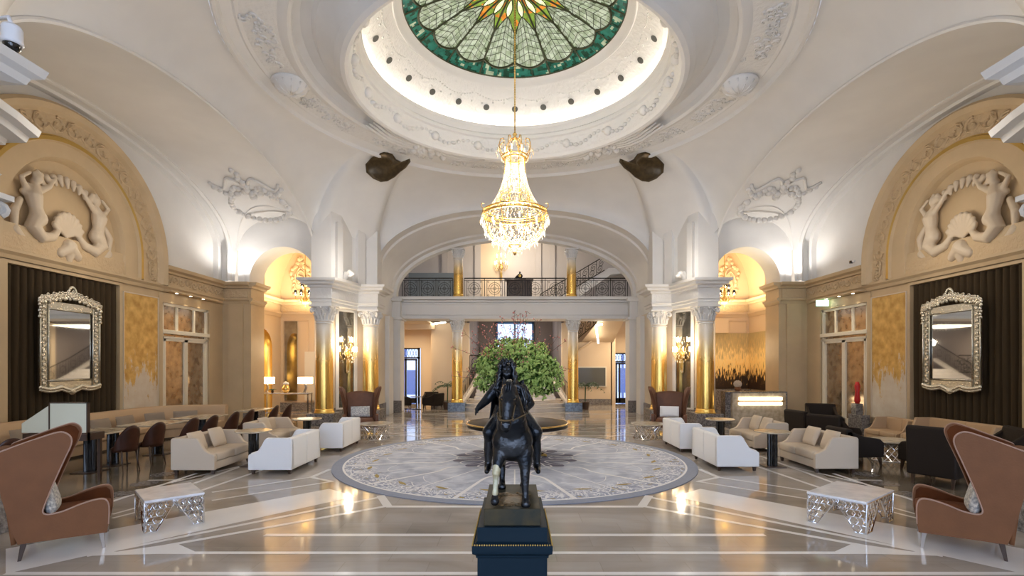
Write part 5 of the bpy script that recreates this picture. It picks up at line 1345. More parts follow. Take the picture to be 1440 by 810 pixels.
def stair_rail(label, p0, p1, n, h_=.85, scroll=True):
    p0, p1 = Vector(p0), Vector(p1); d = p1-p0; L_ = d.length; t = thing('stair_railing', label, 'railing', tuple(p0), 0, 'stair railings'); m_ = MB()
    P_ = lambda s_, z: (d.x*s_/L_, d.y*s_/L_, d.z*s_/L_+z)
    m_.tube([P_(0,h_), P_(L_,h_)], .028, 6); m_.tube([P_(0,.05), P_(L_,.05)], .022, 5); w_ = L_/n
    for i in range(n):
        c0 = w_*(i+.5)
        for s_, ph in ((1, 0), (-1, pi)):
            m_.tube([P_(c0+s_*(w_*.12)+(.26*(1-k/22))*h_*cos(k*.55+ph), h_*.5+s_*.12+(.28*(1-k/22))*h_*sin(k*.55+ph)) for k in range(20)], .015, 5)
        m_.tube([P_(w_*i, .05), P_(w_*i, h_)], .014, 4)
    m_.build('scroll_ironwork', 'iron', t); return t
stair_rail('scrolled iron railing of the upper stair rising to the right behind the balcony', (1.15*K+.0, 23.2*K, 2.6*K+EYE*K), (4.1*K, 23.2*K, (4.35+EYE)*K), 8)
stair_rail('iron railing seen under the curved stair at right of the bouquet', (2.35*K, 22.0*K, (.85+EYE)*K), (3.75*K, 22.0*K, (2.0+EYE)*K), 4, .9)
m_ = MB(K, EYE)
m_.slab([(1.1,2.5),(1.1,2.62),(4.3,4.5),(5.4,4.5),(5.4,4.3),(4.4,4.2),(2.0,2.5)], 'y', 23.25, 23.7); tag(m_.build('upper_stair', 'plaster'), 'pale soffit of the upper stair behind the balcony at right', 'stair')
m_ = MB(K, EYE); m_.grid(lambda u, v: (2.3+1.75*u, 22.05+.25*v, .62+1.2*u**1.6-.10*v), 16, 2); o = m_.build('curved_stair_soffit', 'beige_wall', smooth=True); sm = o.modifiers.new('t', 'SOLIDIFY'); sm.thickness = .06; tag(o, 'curved pale soffit under the stair right of the bouquet', 'stair')
# main stair behind the bouquet
t = thing('main_stair', 'pale marble stair with rounded lowest steps rising behind the bouquet', 'stair', (0, 20.0*K, 0))
for i in range(3):
    m_ = MB(); R_ = 3.0-.36*i; m_.lathe([(.02,.165*i),(R_,.165*i),(R_,.165*i+.13),(R_+.025,.135+.165*i),(R_+.025,.165*i+.165),(.02,.165*i+.165)], seg=48, sy=.62); m_.build('rounded_step', 'step', t, auto=30)
for i in range(3, 12):
    m_ = MB(); y = -1.0+.32*(i-3)+.5; w_ = 2.05-.03*i; m_.box(-w_, w_, y, y+3.2-.32*(i-3)*.6, .165*i-.03, .165*i+.135, .012); m_.build('step', 'step', t)
for s_ in (1, -1):
    m_ = MB(); m_.loft([[(s_*(2.9-.95*min(1, k/5)**.6+o_), -.9+.55*k, max(0, .12+.30*(k-.4))+z) for o_, z in ((-.12,0),(.12,0),(.12,.16),(-.12,.16))] for k in range(0, 9)], True, True); m_.build('stringer', 'step', t, smooth=False)
for s_, nm in ((1,'right'),(-1,'left')):
    tt = thing('stair_balustrade', 'iron balustrade on the %s side of the stair behind the bouquet' % nm, 'railing', (0, 20.0*K, 0), 0, 'main stair balustrades'); m_ = MB()
    pt = lambda k: (s_*(2.9-.95*min(1, k/5)**.6), -.9+.55*k, max(0, .12+.30*(k-.4))+.16)
    m_.tube([(pt(k)[0], pt(k)[1], pt(k)[2]+.85) for k in [i*.5 for i in range(17)]], .022, 6)
    for i in range(33):
        p = pt(i*.25); m_.tube([p, (p[0], p[1], p[2]+.85)], .010, 4)
    for i in range(8): p = pt(i+.5); m_.tube([(p[0], p[1]+.16*cos(2*pi*j/12), p[2]+.42+.2*sin(2*pi*j/12)) for j in range(12)], .010, 4, closed=True)
    m_.build('ironwork', 'iron', tt)
stair_rail('iron railing on the half landing at left of the bouquet', (-2.3, 25.8, 1.75), (-.9, 25.8, 1.75), 3, .9)
# balcony cabinet and clock
t = thing('cabinet', 'dark wooden cabinet behind the balcony balustrade', 'cabinet', (.22, 25.2, (2.57+EYE)*K)); m_ = MB()
m_.box(-.62,.62,-.25,.25,0,1.0,.01); m_.box(-.70,.70,-.30,.30,1.0,1.07,.01); m_.build('body', 'walnut', t)
for s_ in (-1, 1): m_ = MB(); m_.box(s_*.04,s_*.52,-.27,-.24,.15,.9,.01); m_.build('door', 'walnut', t)
t = thing('mantel_clock', 'dark bronze mantel clock on top of the balcony cabinet', 'clock', (.25, 25.2, (2.57+EYE)*K+1.072)); m_ = MB()
m_.box(-.30,.30,-.12,.12,0,.07,.01); m_.ball((0,0,.19), (.14,.08,.13), 12, 8); m_.tube([(-.22,0,.07),(-.14,0,.16),(0,0,.33)], [.05,.06,.03], 8); m_.ball((0,0,.37), .05, 8, 6); m_.build('case', 'bronze', t, smooth=True)
m_ = MB(); m_.tube([(.0,-.082,.19),(.0,-.09,.19)], .07, 20); m_.build('dial', 'gilt', t)
for i, (x0, x1) in enumerate(((-.42,-.40),)): pass

# ================================================================== wall furnishings
def ornate_mirror(label, loc, rz):
    # glass faces local -Y; width 1.44 m, height 2.1 m, base at z=0
    t = thing('wall_mirror', label, 'mirror', loc, rz, 'carved venetian mirrors')
    W_, H_ = .86, 1.86
    m_ = MB(); m_.box(-W_+.02, W_-.02, .02, .05, .10, H_+.02); m_.build('backboard', 'walnut', t)
    m_ = MB(); m_.box(-W_+.235, W_-.235, .0, .02, .30, H_-.10); m_.build('glass', 'mirror', t)
    m_ = MB()
    for a, b in ((-W_, -W_+.20), (W_-.20, W_)): m_.box(a, b, -.02, .02, .12, H_, .01)
    m_.box(-W_, W_, -.02, .02, .08, .26, .01); m_.box(-W_, W_, -.02, .02, H_-.10, H_+.06, .01)
    m_.build('glass_border', 'silver', t)
    m_ = MB()
    for x in (-W_, -W_+.215, W_-.215, W_): m_.tube([(x,-.03,.12),(x,-.03,H_)], .018, 6)
    m_.tube([(-W_+.2,-.03,.28),(W_-.2,-.03,.28)], .018, 6); m_.tube([(-W_+.2,-.03,H_-.10),(W_-.2,-.03,H_-.10)], .018, 6)
    rg2 = random.Random(8)
    for s_ in (1, -1):
        for i in range(13):
            z = .22+i*.13; m_.ball((s_*(W_-.105), -.03, z), (.055,.016,.045), 8, 5); m_.tube([(s_*(W_-.105)+.07*cos(k*.8), -.035, z+.065+.035*sin(k*.8)) for k in range(9)], .008, 4)
    m_.build('border_ornament', 'silver', t, smooth=True)
    m_ = MB()          # carved crest and lower edge
    for i in range(46):
        u = i/45*2-1; x = u*(W_+.02); zt = H_+.06+.20*(1-abs(u))**.8+.05*abs(sin(i*.9))
        m_.ball((x, -.035, zt-.03), (.055,.03,.05), 8, 6); m_.ball((x+rg2.uniform(-.02,.02), -.04, zt-.10), (.045,.03,.04), 8, 6)
        if i % 2: m_.tube([(x+.05*cos(k*.9)*(1-k/12), -.05, zt+.0+.05*sin(k*.9)*(1-k/12)) for k in range(9)], .014, 5)
    for k in range(14): a = pi*k/13; m_.ball((.12*cos(a), -.04, H_+.24+.17*sin(a)), .035, 7, 5)
    m_.ball((0,-.03,H_+.24), (.07,.03,.09), 10, 8)
    for s_ in (1, -1):
        for k in range(7): m_.ball((s_*(W_+.02-.02*(k % 2)), -.035, H_+.08-.06*k), (.05,.03,.04), 7, 5)
    m_.build('crest', 'silver', t, smooth=True)
    m_ = MB()
    for i in range(40):
        u = i/39*2-1; x = u*W_; zt = .10-.05*abs(cos(u*4.6))-.05*(1-abs(u))**3
        m_.ball((x, -.035, zt+.05), (.05,.03,.045), 8, 6); m_.ball((x, -.03, zt), (.035,.025,.03), 7, 5)
    m_.ball((0,-.04,.03), (.12,.03,.07), 10, 6); m_.build('apron', 'silver', t, smooth=True)
    return t
mz = (EYE-.52)*K
om = ornate_mirror('silver carved mirror hung on the dark curtain of the left wall', (-8.66*K, 9.9*K, mz), radians(90)); om.scale = (.96, 1, 1.13)
dup(om, (8.66*K, 10.08*K, mz), radians(-90), 'silver carved mirror hung on the dark curtain of the right wall')
for side, sx in (('left', -1), ('right', 1)):
    t = thing('curtain', 'pleated dark brown curtain filling the %s wall bay behind the mirror' % side, 'curtain', (sx*8.9*K, 10.0*K, 0), 0, 'pleated wall curtains')
    m_ = MB(); n = 17
    m_.grid(lambda u, v: (-sx*(.03+.11*abs(sin(pi*n*u))**.55+.01*sin(v*5+u*30)), (u-.5)*2.48*K, .02+(1.78+EYE)*K*v-.02*v), n*8, 8)
    m_.build('pleats', 'curtain', t, smooth=True)
    m_ = MB(); m_.tube([(-sx*.06, -1.23*K, (1.77+EYE)*K), (-sx*.06, 1.23*K, (1.77+EYE)*K)], .012, 6); m_.build('rail', 'brass', t)
    for lab, y0, y1 in (('torn gold-leaf panel between the curtain and the glazed door on the %s wall', 11.36, 12.44), ('torn gold-leaf panel cut by the %s edge of the picture', 7.35, 8.56)):
        t = thing('gilded_artwork', lab % side, 'wall panel', (sx*8.775*K, (y0+y1)/2*K, (EYE-1.22)*K), 0, 'torn gold-leaf panels')
        m_ = MB(); h_ = (y1-y0)/2*K; m_.box(-sx*.0, -sx*.03, -h_, h_, 0, 2.88*K); m_.build('leaf_panel', 'goldpanel', t)
        m_ = MB(); zt = 2.88*K
        for y in (-h_-.03, h_): m_.box(0, -sx*.05, y, y+.03, -.03, zt+.03)
        m_.box(0, -sx*.05, -h_, h_, zt, zt+.03); m_.box(0, -sx*.05, -h_, h_, -.03, 0); m_.build('frame', 'beige_light', t)
    # glazed door filled with foxed mirror
    m_ = MB(K, EYE)
    yy = [12.66, 12.98, 13.62, 14.18, 14.5] if sx < 0 else [12.66, 13.02, 13.66, 14.2, 14.5]
    for y in (12.66, 14.47): m_.box(sx*8.78, sx*8.84, y-.04, y+.04, Z0, 1.60)
    m_.box(sx*8.74, sx*8.84, 12.62, 14.55, .82, .92); m_.box(sx*8.78, sx*8.84, 12.62, 14.55, 1.53, 1.60); m_.box(sx*8.78, sx*8.84, 12.62, 14.55, .70, .76)
    d = struct(m_.build('door_%d' % (3 if sx < 0 else 4), 'paint_frame', bevel=.006)); d['label'] = 'cream French door with foxed mirror panes in the %s wall' % side; d['category'] = 'door'
    for a, b in ((12.72, 13.58), (13.58, 14.44)):
        m_ = MB(K, EYE)
        for y in (a, b-.07): m_.box(sx*8.79, sx*8.83, y, y+.07, Z0+.02, .70)
        m_.box(sx*8.79, sx*8.83, a, b, Z0+.02, Z0+.3); m_.box(sx*8.79, sx*8.83, a, b, .64, .70); m_.build('door_leaf', 'paint_frame', d)
    m_ = MB(K, EYE)
    for y in (13.2, 13.9): m_.box(sx*8.79, sx*8.83, y, y+.06, .92, 1.53)
    m_.build('transom_bar', 'paint_frame', d)
    m_ = MB(K, EYE); m_.box(sx*8.83, sx*8.85, 12.7, 14.46, Z0+.3, 1.53); m_.build('mirror_pane', 'antique', d)
    for i, y in enumerate((12.95, 13.5, 14.05)):
        m_ = MB(K, EYE); m_.lathe([(.0,1.85),(.03,1.85),(.033,1.858)], (sx*8.62, y, 0), 16)
        o = m_.build('downlight', 'spot'); tag(o, 'small round downlight over the %s French door, %s from the viewer' % (side, ('nearest', 'middle', 'farthest')[i]), 'downlight', 'downlights over the doors')
# lintel ledge that carries the downlights
for side, sx in (('left', -1), ('right', 1)):
    m_ = MB(K, EYE); m_.box(sx*8.52, sx*8.76, 12.6, 14.6, 1.858, 1.90); struct(m_.build('trim_%d' % (3 if sx < 0 else 4), 'beige'))
# relief sculptures in the lunettes
def relief(label, sx):
    t = thing('relief_sculpture', label, 'relief', (sx*8.84*K, 9.95*K, (2.2+EYE)*K), 0, 'lunette reliefs')
    mb = MB(); s_ = K
    def P_(y, z, o): return (-sx*o*s_, y*s_, z*s_)
    def seg(pts, rs): mb.tube([P_(*p) for p in pts], [r*s_ for r in rs], 10); [mb.ball(P_(*p), r*s_, 8, 6) for p, r in ((pts[0], rs[0]), (pts[-1], rs[-1]))]
    for q_ in (1, -1):
        # sea figures on either side of a shell: head, trunk, arms, coiling tail
        mb.ball(P_(q_*.62, 1.13, .10), tuple(r*s_ for r in (.075,.085,.10)), 12, 8)
        seg([(q_*.64,1.0,.07),(q_*.70,.82,.10),(q_*.66,.62,.11),(q_*.62,.46,.11)], [.07,.14,.10,.13])
        seg([(q_*.62,.46,.11),(q_*.72,.30,.11),(q_*.56,.16,.11),(q_*.34,.22,.10),(q_*.22,.36,.09),(q_*.30,.44,.08)], [.14,.13,.11,.08,.055,.03])
        seg([(q_*.60,.92,.10),(q_*.42,1.05,.12),(q_*.30,1.22,.10)], [.06,.045,.03]); seg([(q_*.80,.90,.08),(q_*.92,1.06,.10),(q_*.76,1.18,.10)], [.055,.045,.03])
        seg([(q_*.88,.7,.04),(q_*1.0,.5,.06),(q_*.98,.28,.05)], [.05,.07,.05])
        for k in range(5): mb.ball(P_(q_*(.60+.07*cos(k*1.3)), 1.19+.05*sin(k*1.3), .09), .045*s_, 7, 5)
        seg([(q_*.98,.20,.03),(q_*.85,.08,.05)], [.09,.06])
    for k in range(9):      # shell
        a = pi*(.1+.8*k/8); seg([(0,.30,.05),(.30*cos(a),.36+.34*sin(a),.09)], [.03,.05])
    for k in range(15):     # rocaille fringe
        a = pi*(.18+.64*k/14); seg([(.98*cos(a),.30+1.02*sin(a),.05),(.86*cos(a),.30+.88*sin(a),.08)], [.06,.03])
    seg([(-.18,-.02,.09),(0,.12,.12),(.18,-.02,.09)], [.09,.13,.09]); seg([(0,.12,.1),(0,-.12,.08)], [.14,.07])
    o = mb.build('figures', mat('pale_carved_stone', (.60,.50,.38), .5), t, smooth=True); remesh(o, .022, 2); t.scale = (1, 1.05, 1.10)
relief('carved stone relief of two sea figures around a shell in the left lunette', -1); relief('carved stone relief of two sea figures around a shell in the right lunette', 1)
# cartouches on the side vaults and shell medallions on the ring
def vault_pt(sx, x, a, o=0):
    lift = 1+.06*(x-5.9)/2.4; return (sx*x*K, (CY+(VA-o)*cos(a))*K, (VS+(VB*lift-o)*sin(a)+EYE)*K)
for side, sx in (('left', -1), ('right', 1)):
    mb = MB(); 
    for i in range(30):
        q_ = 2*pi*i/30; x = 7.0+.85*cos(q_)*.9; a = .62+.17*sin(q_); mb.ball(vault_pt(sx, x, a), (.10+.03*sin(i*3),)*3, 8, 6)
    for s_ in (1, -1):
        for k in range(9): x = 7.0+s_*(.15+.09*k); a = .80+.04*sin(k*.9); mb.ball(vault_pt(sx, x, a), .10, 8, 6)
        mb.tube([vault_pt(sx, 7.0+s_*(.1+.1*k), .88+.06*sin(k*.8), .02) for k in range(9)], .05, 6)
    for k in range(8): mb.ball(vault_pt(sx, 7.0+.04*sin(k*4), .74+.04*k, .02), .13-.006*k, 8, 6)
    tag(mb.build('cartouche', 'plaster', smooth=True), 'white plaster cartouche with scrolls on the vault above the %s alcove arch' % side, 'ornament', 'vault cartouches')
rngp = lambda r, a, z: (r*cos(a)*K, (CY+r*sin(a))*K, (z+EYE)*K)
k = 0
med = []
for a_, nm in ((radians(177), 'left of the glass'), (radians(3), 'right of the glass')):
    t = thing('shell_medallion', 'domed plaster shell medallion on the ring of the dome, %s' % nm, 'ornament', rngp(4.52, a_, 5.71), a_, 'shell medallions'); mb = MB()
    mb.lathe([(.46,.0),(.46,-.05),(.41,-.07),(.36,-.18),(.20,-.27),(.01,-.30)], seg=24)
    for i in range(12): b = 2*pi*i/12; mb.tube([(.05*cos(b),.05*sin(b),-.30),(.27*cos(b),.27*sin(b),-.235),(.41*cos(b),.41*sin(b),-.08)], .025, 5)
    mb.build('shell', 'plaster', t, smooth=True)
mb = MB(); rg = random.Random(9)      # raised foliage panels between the medallions
for i in range(900):
    a = rg.uniform(0, 2*pi)
    if min(abs((a-radians(b)+pi) % (2*pi)-pi) for b in (177,3)) < .13 or (abs(sin(a*6+.4)) < .35): continue
    r = 4.52+rg.gauss(0, .11); p = rngp(r, a, 5.715); t_ = rg.uniform(0, 6)
    mb.tube([(p[0]+.05*cos(t_+j*.8)*(1+j*.12), p[1]+.05*sin(t_+j*.8)*(1+j*.12), p[2]-.012) for j in range(6)], .026, 4)
struct(mb.build('trim_5', 'plaster', smooth=True))
mb = MB()                             # foliage and heads on the lower ring, garlands on the lit cove
for i in range(150):
    a = 2*pi*i/150; r = 3.05+.03*sin(i*2); p = rngp(3.045, a, 5.60+.08*sin(i*.7)); mb.ball(p, (.07+.03*(i % 5 == 0), .07, .05), 7, 5)
    if i % 9 == 0: mb.ball(rngp(3.03, a, 5.6), .13, 8, 6)
for i in range(240):
    a = 2*pi*i/240; s_ = .14*abs(sin(i*pi/15)); mb.ball(rngp(2.53+.0*s_, a, 6.655-s_*.9), .022, 6, 4); 
    if i % 4 == 0: mb.ball(rngp(2.60, a, 6.55-.1*abs(cos(i))), .03, 6, 4)
struct(mb.build('trim_6', 'plaster', smooth=True))
for i in range(24):
    a = 2*pi*i/24+pi/2; r = 2.74; z = 6.45
    if sin(a) < -.35: continue
    t = thing('vent_grille', 'small round dark vent grille in the lit cove under the glass dome', 'vent', rngp(r, a, z), a, 'round vent grilles in the cove')
    mb = MB(); mb.T = Matrix.Rotation(radians(219.5), 4, 'Y')
    mb.lathe([(.0,.006),(.085,.006),(.095,.0),(.085,-.01)], seg=18); mb.build('backing', 'screen_grey', t)
    mb = MB(); mb.T = Matrix.Rotation(radians(219.5), 4, 'Y')
    for q_ in (-.05,-.025,0,.025,.05): mb.box(-.07, .07, q_-.005, q_+.005, -.016, -.008)
    mb.build('slats', 'white_metal', t)
for i in range(14):
    a = 2*pi*i/14+.18+pi/2; t = thing('cove_spotlight', 'tiny white spotlight standing on the lip of the dome cove', 'spotlight', rngp(2.92, a, 6.115), a, 'cove spotlights')
    if sin(a) < -.2: bpy.data.objects.remove(t); continue
    mb = MB(); mb.tube([(0,0,0),(0,0,.06)], .008, 5); mb.build('stem', 'white_metal', t); mb = MB(); mb.tube([(.03,0,.05),(-.03,0,.11)], .024, 8); mb.build('head', 'white_metal', t)
# dark openwork ovals in the far pendentives with plaster swags
for sx, nm in ((-1, 'left'), (1, 'right')):
    t = thing('bronze_oval', 'dark bronze leaf-shaped opening in the ceiling, %s of the chandelier' % nm, 'vent', (sx*3.42*K, 13.7*K, 5.38*K+EYE*K), 0, 'dark ceiling openings'); mb = MB()
    raw = [(118,705),(122,675),(150,655),(175,643),(205,638),(232,648),(243,668),(262,679),(296,670),(297,682),(275,702),(250,715),(225,732),(195,744),(168,745),(140,730)]
    pts = [(-sx*(x-208)*.0086, (692-y)*.0082) for x, y in raw]
    mb.T = Matrix.Rotation(radians(sx*12), 4, 'Z') @ Matrix.Rotation(radians(118), 4, 'X')
    mb.loft([[(x*k_, y*k_, z_) for x, y in pts] for k_, z_ in ((1.06,-.06),(1.06,.03),(.97,.05),(.90,.0),(.4,-.04),(.02,-.05))], True, True)
    mb.build('leaf', mat('brown_bronze_panel', (.085,.055,.022), .35, .5, var=.4, vscale=8), t, smooth=True)
    mb = MB(); rg = random.Random(3)
    L0 = Vector((sx*3.42*K, 13.7*K, 5.38*K+EYE*K)); az = radians(90-sx*1*38)
    for i in range(34):
        a = radians(90)-sx*radians(28+14*rg.random()); p = Vector(rngp(3.55+.5*rg.random(), a, 5.52+.12*rg.random()))-L0; mb.ball(p, rg.uniform(.06,.13), 8, 6)
    for k_ in range(4): mb.tube([Vector(rngp(3.6+.12*k_+.05*sin(j), radians(90)-sx*radians(12+5*j), 5.60+.03*cos(j*1.3)))-L0 for j in range(11)], [.03+.05*sin(pi*j/10) for j in range(11)], 6)
    mb.build('plaster_swag', 'plaster', t, smooth=True)
# crests on the pier cornices
for side, sx in (('left', -1), ('right', 1)):
    mb = MB(); 
    mb.tube([(-.55,0,.06),(-.3,-.05,.22),(-.1,-.08,.10),(0,-.1,.02),(.12,-.08,.14),(.35,-.05,.24),(.6,0,.12)], [.05,.10,.10,.08,.10,.11,.05], 8)
    for i in range(18): mb.ball((-.5+1.0*i/17, -.04-.04*sin(i*2), .10+.10*abs(sin(i*1.1))), .07, 7, 5)
    mb.ball((0,-.08,.16), (.14,.10,.18), 10, 8)
    o = mb.build('pier_crest', 'plaster', smooth=True); o.location = U(sx*4.95, 15.05, 2.54); o.rotation_euler.z = sx*radians(52); tag(o, 'white plaster scroll crest on top of the %s pier cornice' % side, 'ornament', 'pier crests')

# ---- pier mirrors and crystal sconces
def sconce(label, loc, rz, group='crystal wall sconces', s_=1.):
    t = thing('wall_sconce', label, 'wall light', loc, rz, group)   # stands off the wall towards local -Y
    m_ = MB(); m_.tube([(0,-.02,-.62),(0,-.05,-.45),(0,-.04,-.2),(0,-.03,.1)], [.015,.05,.04,.05], 8); m_.ball((0,-.06,-.1), (.09,.05,.12), 10, 8)
    for k in range(5):
        a = -pi*(k/4); c_, q_ = cos(a), sin(a)
        for lv, (R_, z0) in enumerate(((.25,-.02),(.17,.26))):
            if lv and k % 2: continue
            m_.tube([(0,-.05,z0-.15),(c_*R_*.6,-.05+q_*R_*.6,z0-.22),(c_*R_,-.05+q_*R_,z0-.08),(c_*R_,-.05+q_*R_,z0)], .010, 6)
    m_.build('arms', 'gilt', t, smooth=True)
    b0_ = None
    for k in range(5):
        for lv, (R_, z0) in enumerate(((.25,.0),(.17,.28))):
            if lv and k % 2: continue
            a = -pi*(k/4); 
            if b0_ is None:
                b = MB(); b.ball((0,0,.10), (.016,.016,.04), 8, 6); b.tube([(0,0,0),(0,0,.07)], .011, 6); b0_ = b.build('candle_bulb', 'bulb', t, smooth=True); o = b0_
            else: o = b0_.copy(); C.objects.link(o); o.parent = t
            o.location = (R_*cos(a), -.05+R_*sin(a), z0)
    m_ = MB(); rg2 = random.Random(1)
    for i in range(110):
        a = -pi*rg2.random(); R_ = .27*rg2.random()**.5; z = rg2.uniform(-.30, .05) if i < 70 else rg2.uniform(.05, .45); m_.octa((R_*cos(a), -.05+R_*sin(a), z), .012, .04)
    for i in range(40): m_.octa((rg2.uniform(-.05,.05), -.06, -.35-.006*i), .010, .03)
    m_.build('crystals', 'crystal', t)
    return t
for side, sx in (('left', -1), ('right', 1)):
    a = Vector((5.62*sx, 15.15)); b = Vector((4.85*sx, 16.30)); d = (b-a).normalized(); n_ = Vector((-d.y, d.x)); n_ = n_ if n_.y < 0 else -n_
    rz = atan2(n_.y, n_.x)+pi/2; c_ = (a+b)/2
    t = thing('pier_mirror', 'tall narrow mirror set between the paired columns of the %s pier' % side, 'mirror', ((c_.x+n_.x*.012)*K, (c_.y+n_.y*.012)*K, .45), rz, 'pier mirrors')
    m_ = MB(); m_.box(-.36,.36,-.012,.0,.05,3.75); m_.build('glass', 'dark_mirror', t)
    m_ = MB()
    for x in (-.50,.36): m_.box(x,x+.14,-.05,.0,0,3.82,.006)
    m_.box(-.5,.5,-.05,0,3.75,3.84,.006); m_.box(-.36,.36,-.04,0,0,.06); m_.build('frame', 'plaster', t)
    sc = sconce('glowing crystal sconce on the mirror of the %s pier' % side, ((c_.x+n_.x*.03)*K, (c_.y+n_.y*.03)*K, 2.66), rz)
    sc.scale = (1.35,1.35,1.35)
sconce('glowing crystal sconce on the upper lobby wall, seen beside the chandelier', (-.80, 23.88*K, 8.05), 0).scale = (1.5,1.5,1.5)

# ---- alcove chandeliers with black shades
def small_chandelier(label, loc):
    t = thing('shaded_chandelier', label, 'chandelier', loc, 0, 'alcove chandeliers')
    m_ = MB(); m_.tube([(0,0,.3),(0,0,2.6)], .018, 6); m_.lathe([(.01,-.42),(.03,-.38),(.02,-.32),(.10,-.28),(.22,-.14),(.10,-.05),(.04,.05),(.06,.15),(.03,.4)], seg=20)
    for k in range(8):
        a = 2*pi*k/8; m_.tube([(.05*cos(a),.05*sin(a),-.05),(.25*cos(a),.25*sin(a),-.20),(.42*cos(a),.42*sin(a),-.10),(.42*cos(a),.42*sin(a),.05)], .012, 6)
    for k in range(3): a = 2*pi*k/3+.3; m_.tube([(.03*cos(a),.03*sin(a),.25),(.20*cos(a),.20*sin(a),.18),(.22*cos(a),.22*sin(a),.36)], .010, 6)
    m_.build('frame', 'gilt', t, smooth=True); s0 = None
    for k in range(11):
        if k < 8: a = 2*pi*k/8; R_, z = .42, .15
        else: a = 2*pi*(k-8)/3+.3; R_, z = .22, .46
        if s0 is None:
            s = MB(); s.lathe([(.075,-.01),(.05,.12)], seg=14, cap=False); s0 = s.build('lamp_shade', 'black', t, smooth=True); b = MB(); b.ball((0,0,.0), (.02,.02,.045), 8, 6); b0_ = b.build('bulb', 'bulb', t, smooth=True); o, o2 = s0, b0_
        else: o = s0.copy(); C.objects.link(o); o.parent = t; o2 = b0_.copy(); C.objects.link(o2); o2.parent = t
        o.location = (R_*cos(a), R_*sin(a), z); o2.location = (R_*cos(a), R_*sin(a), z-.02)
    m_ = MB(); rg2 = random.Random(6)
    for i in range(70): a = rg2.uniform(0,2*pi); R_ = .4*rg2.random(); m_.octa((R_*cos(a), R_*sin(a), rg2.uniform(-.3,.2)), .011, .03)
    m_.build('crystals', 'crystal', t)
small_chandelier('small gilt chandelier with black shades hanging in the left alcove', (-7.35*K, 17.8*K, (2.42+EYE)*K)); small_chandelier('small gilt chandelier with black shades hanging in the right alcove', (7.35*K, 17.8*K, (2.42+EYE)*K))

# ---- left alcove furniture
t = thing('console_table', 'steel and glass console table in the left alcove carrying two lamps', 'table', (-9.55, 21.3, 0)); m_ = MB()
for x in (-.95,.95):
    for y in (-.2,.2): m_.box(x-.02,x+.02,y-.02,y+.02,0,.95)
for z in (.12,.93): 
    for y in (-.2,.2): m_.box(-.97,.97,y-.02,y+.02,z,z+.03)
    for x in (-.95,.95): m_.box(x-.02,x+.02,-.2,.2,z,z+.03)
m_.build('frame', 'chrome', t); m_ = MB(); m_.box(-.98,.98,-.23,.23,.96,.985,.004); m_.build('top', 'marble_white', t)
def table_lamp(label, loc):
    t = thing('table_lamp', label, 'lamp', loc, 0, 'table lamps with lit shades'); m_ = MB()
    m_.box(-.10,.10,-.06,.06,0,.025); m_.slab([(-.09,.025),(.02,.025),(.08,.22),(.03,.38),(-.04,.38),(.0,.22)], 'y', -.03, .03); m_.build('base', 'chrome', t, bevel=.004)
    m_ = MB(); m_.box(-.27,.27,-.13,.13,.38,.66,.01); m_.build('lamp_shade', 'shade', t)
table_lamp('table lamp with a lit oblong shade on the left end of the console', (-10.35, 21.2, .987)); table_lamp('table lamp with a lit oblong shade on the right end of the console', (-8.75, 21.2, .987))
t = thing('flower_vase', 'round gilt vase between the two console lamps', 'vase', (-9.6, 21.3, .987)); m_ = MB(); m_.lathe([(.07,0),(.15,.10),(.16,.20),(.09,.32),(.07,.36)], seg=20); m_.build('vase', 'brass', t, smooth=True)
m_ = MB(); rg = random.Random(1)
for i in range(40): a = rg.uniform(0,2*pi); m_.ball((.1*rg.random()*cos(a),.1*rg.random()*sin(a),.36+.08*rg.random()), .035, 6, 4)
m_.build('blossoms', 'white_fab', t, smooth=True)
t = thing('disc_wall_lamp', 'round glowing disc lamp on the dark mirror panel of the left alcove', 'wall light', (-8.72, 23.90, 2.02)); m_ = MB()
m_.tube([(0,-.02,0),(0,-.10,0)], .30, 28); m_.build('glowing_disc', 'disc', t); m_ = MB(); m_.tube([(0,-.10,0),(0,-.13,0)], .09, 20); m_.tube([(.06,.0,0),(.06,-.05,0)], .36, 28); m_.build('boss', 'brass', t)
m_ = MB(K, EYE); m_.box(-8.72,-8.25,19.22,19.26,-1.3,1.70); tag(m_.build('dark_mirror_panel', 'dark_mirror'), 'narrow smoked mirror panel behind the disc lamp in the left alcove', 'mirror')
m_ = MB(K, EYE); m_.box(-7.95,-6.1,19.20,19.25,-1.3,.55); m_.box(-7.6,-7.25,19.15,19.2,-1.3,.55); tag(m_.build('pale_wall_panel', 'paint_frame'), 'pale joinery panel behind the right-hand console lamp', 'wall panel')
t = thing('potted_plant', 'small dark-leaved plant on the console between lamp and vase', 'plant', (-10.08, 21.12, .987)); t.scale = (.8,.8,.8); m_ = MB()
m_.lathe([(.05,0),(.07,.10),(.06,.12)], seg=14); m_.build('pot', 'walnut', t); m_ = MB()
for i in range(10): a = 2*pi*i/10; m_.tube([(0,0,.1),(.08*cos(a),.08*sin(a),.2),(.2*cos(a),.2*sin(a),.17)], [.01,.02,.004], 4)
m_.build('leaves', 'palm', t)

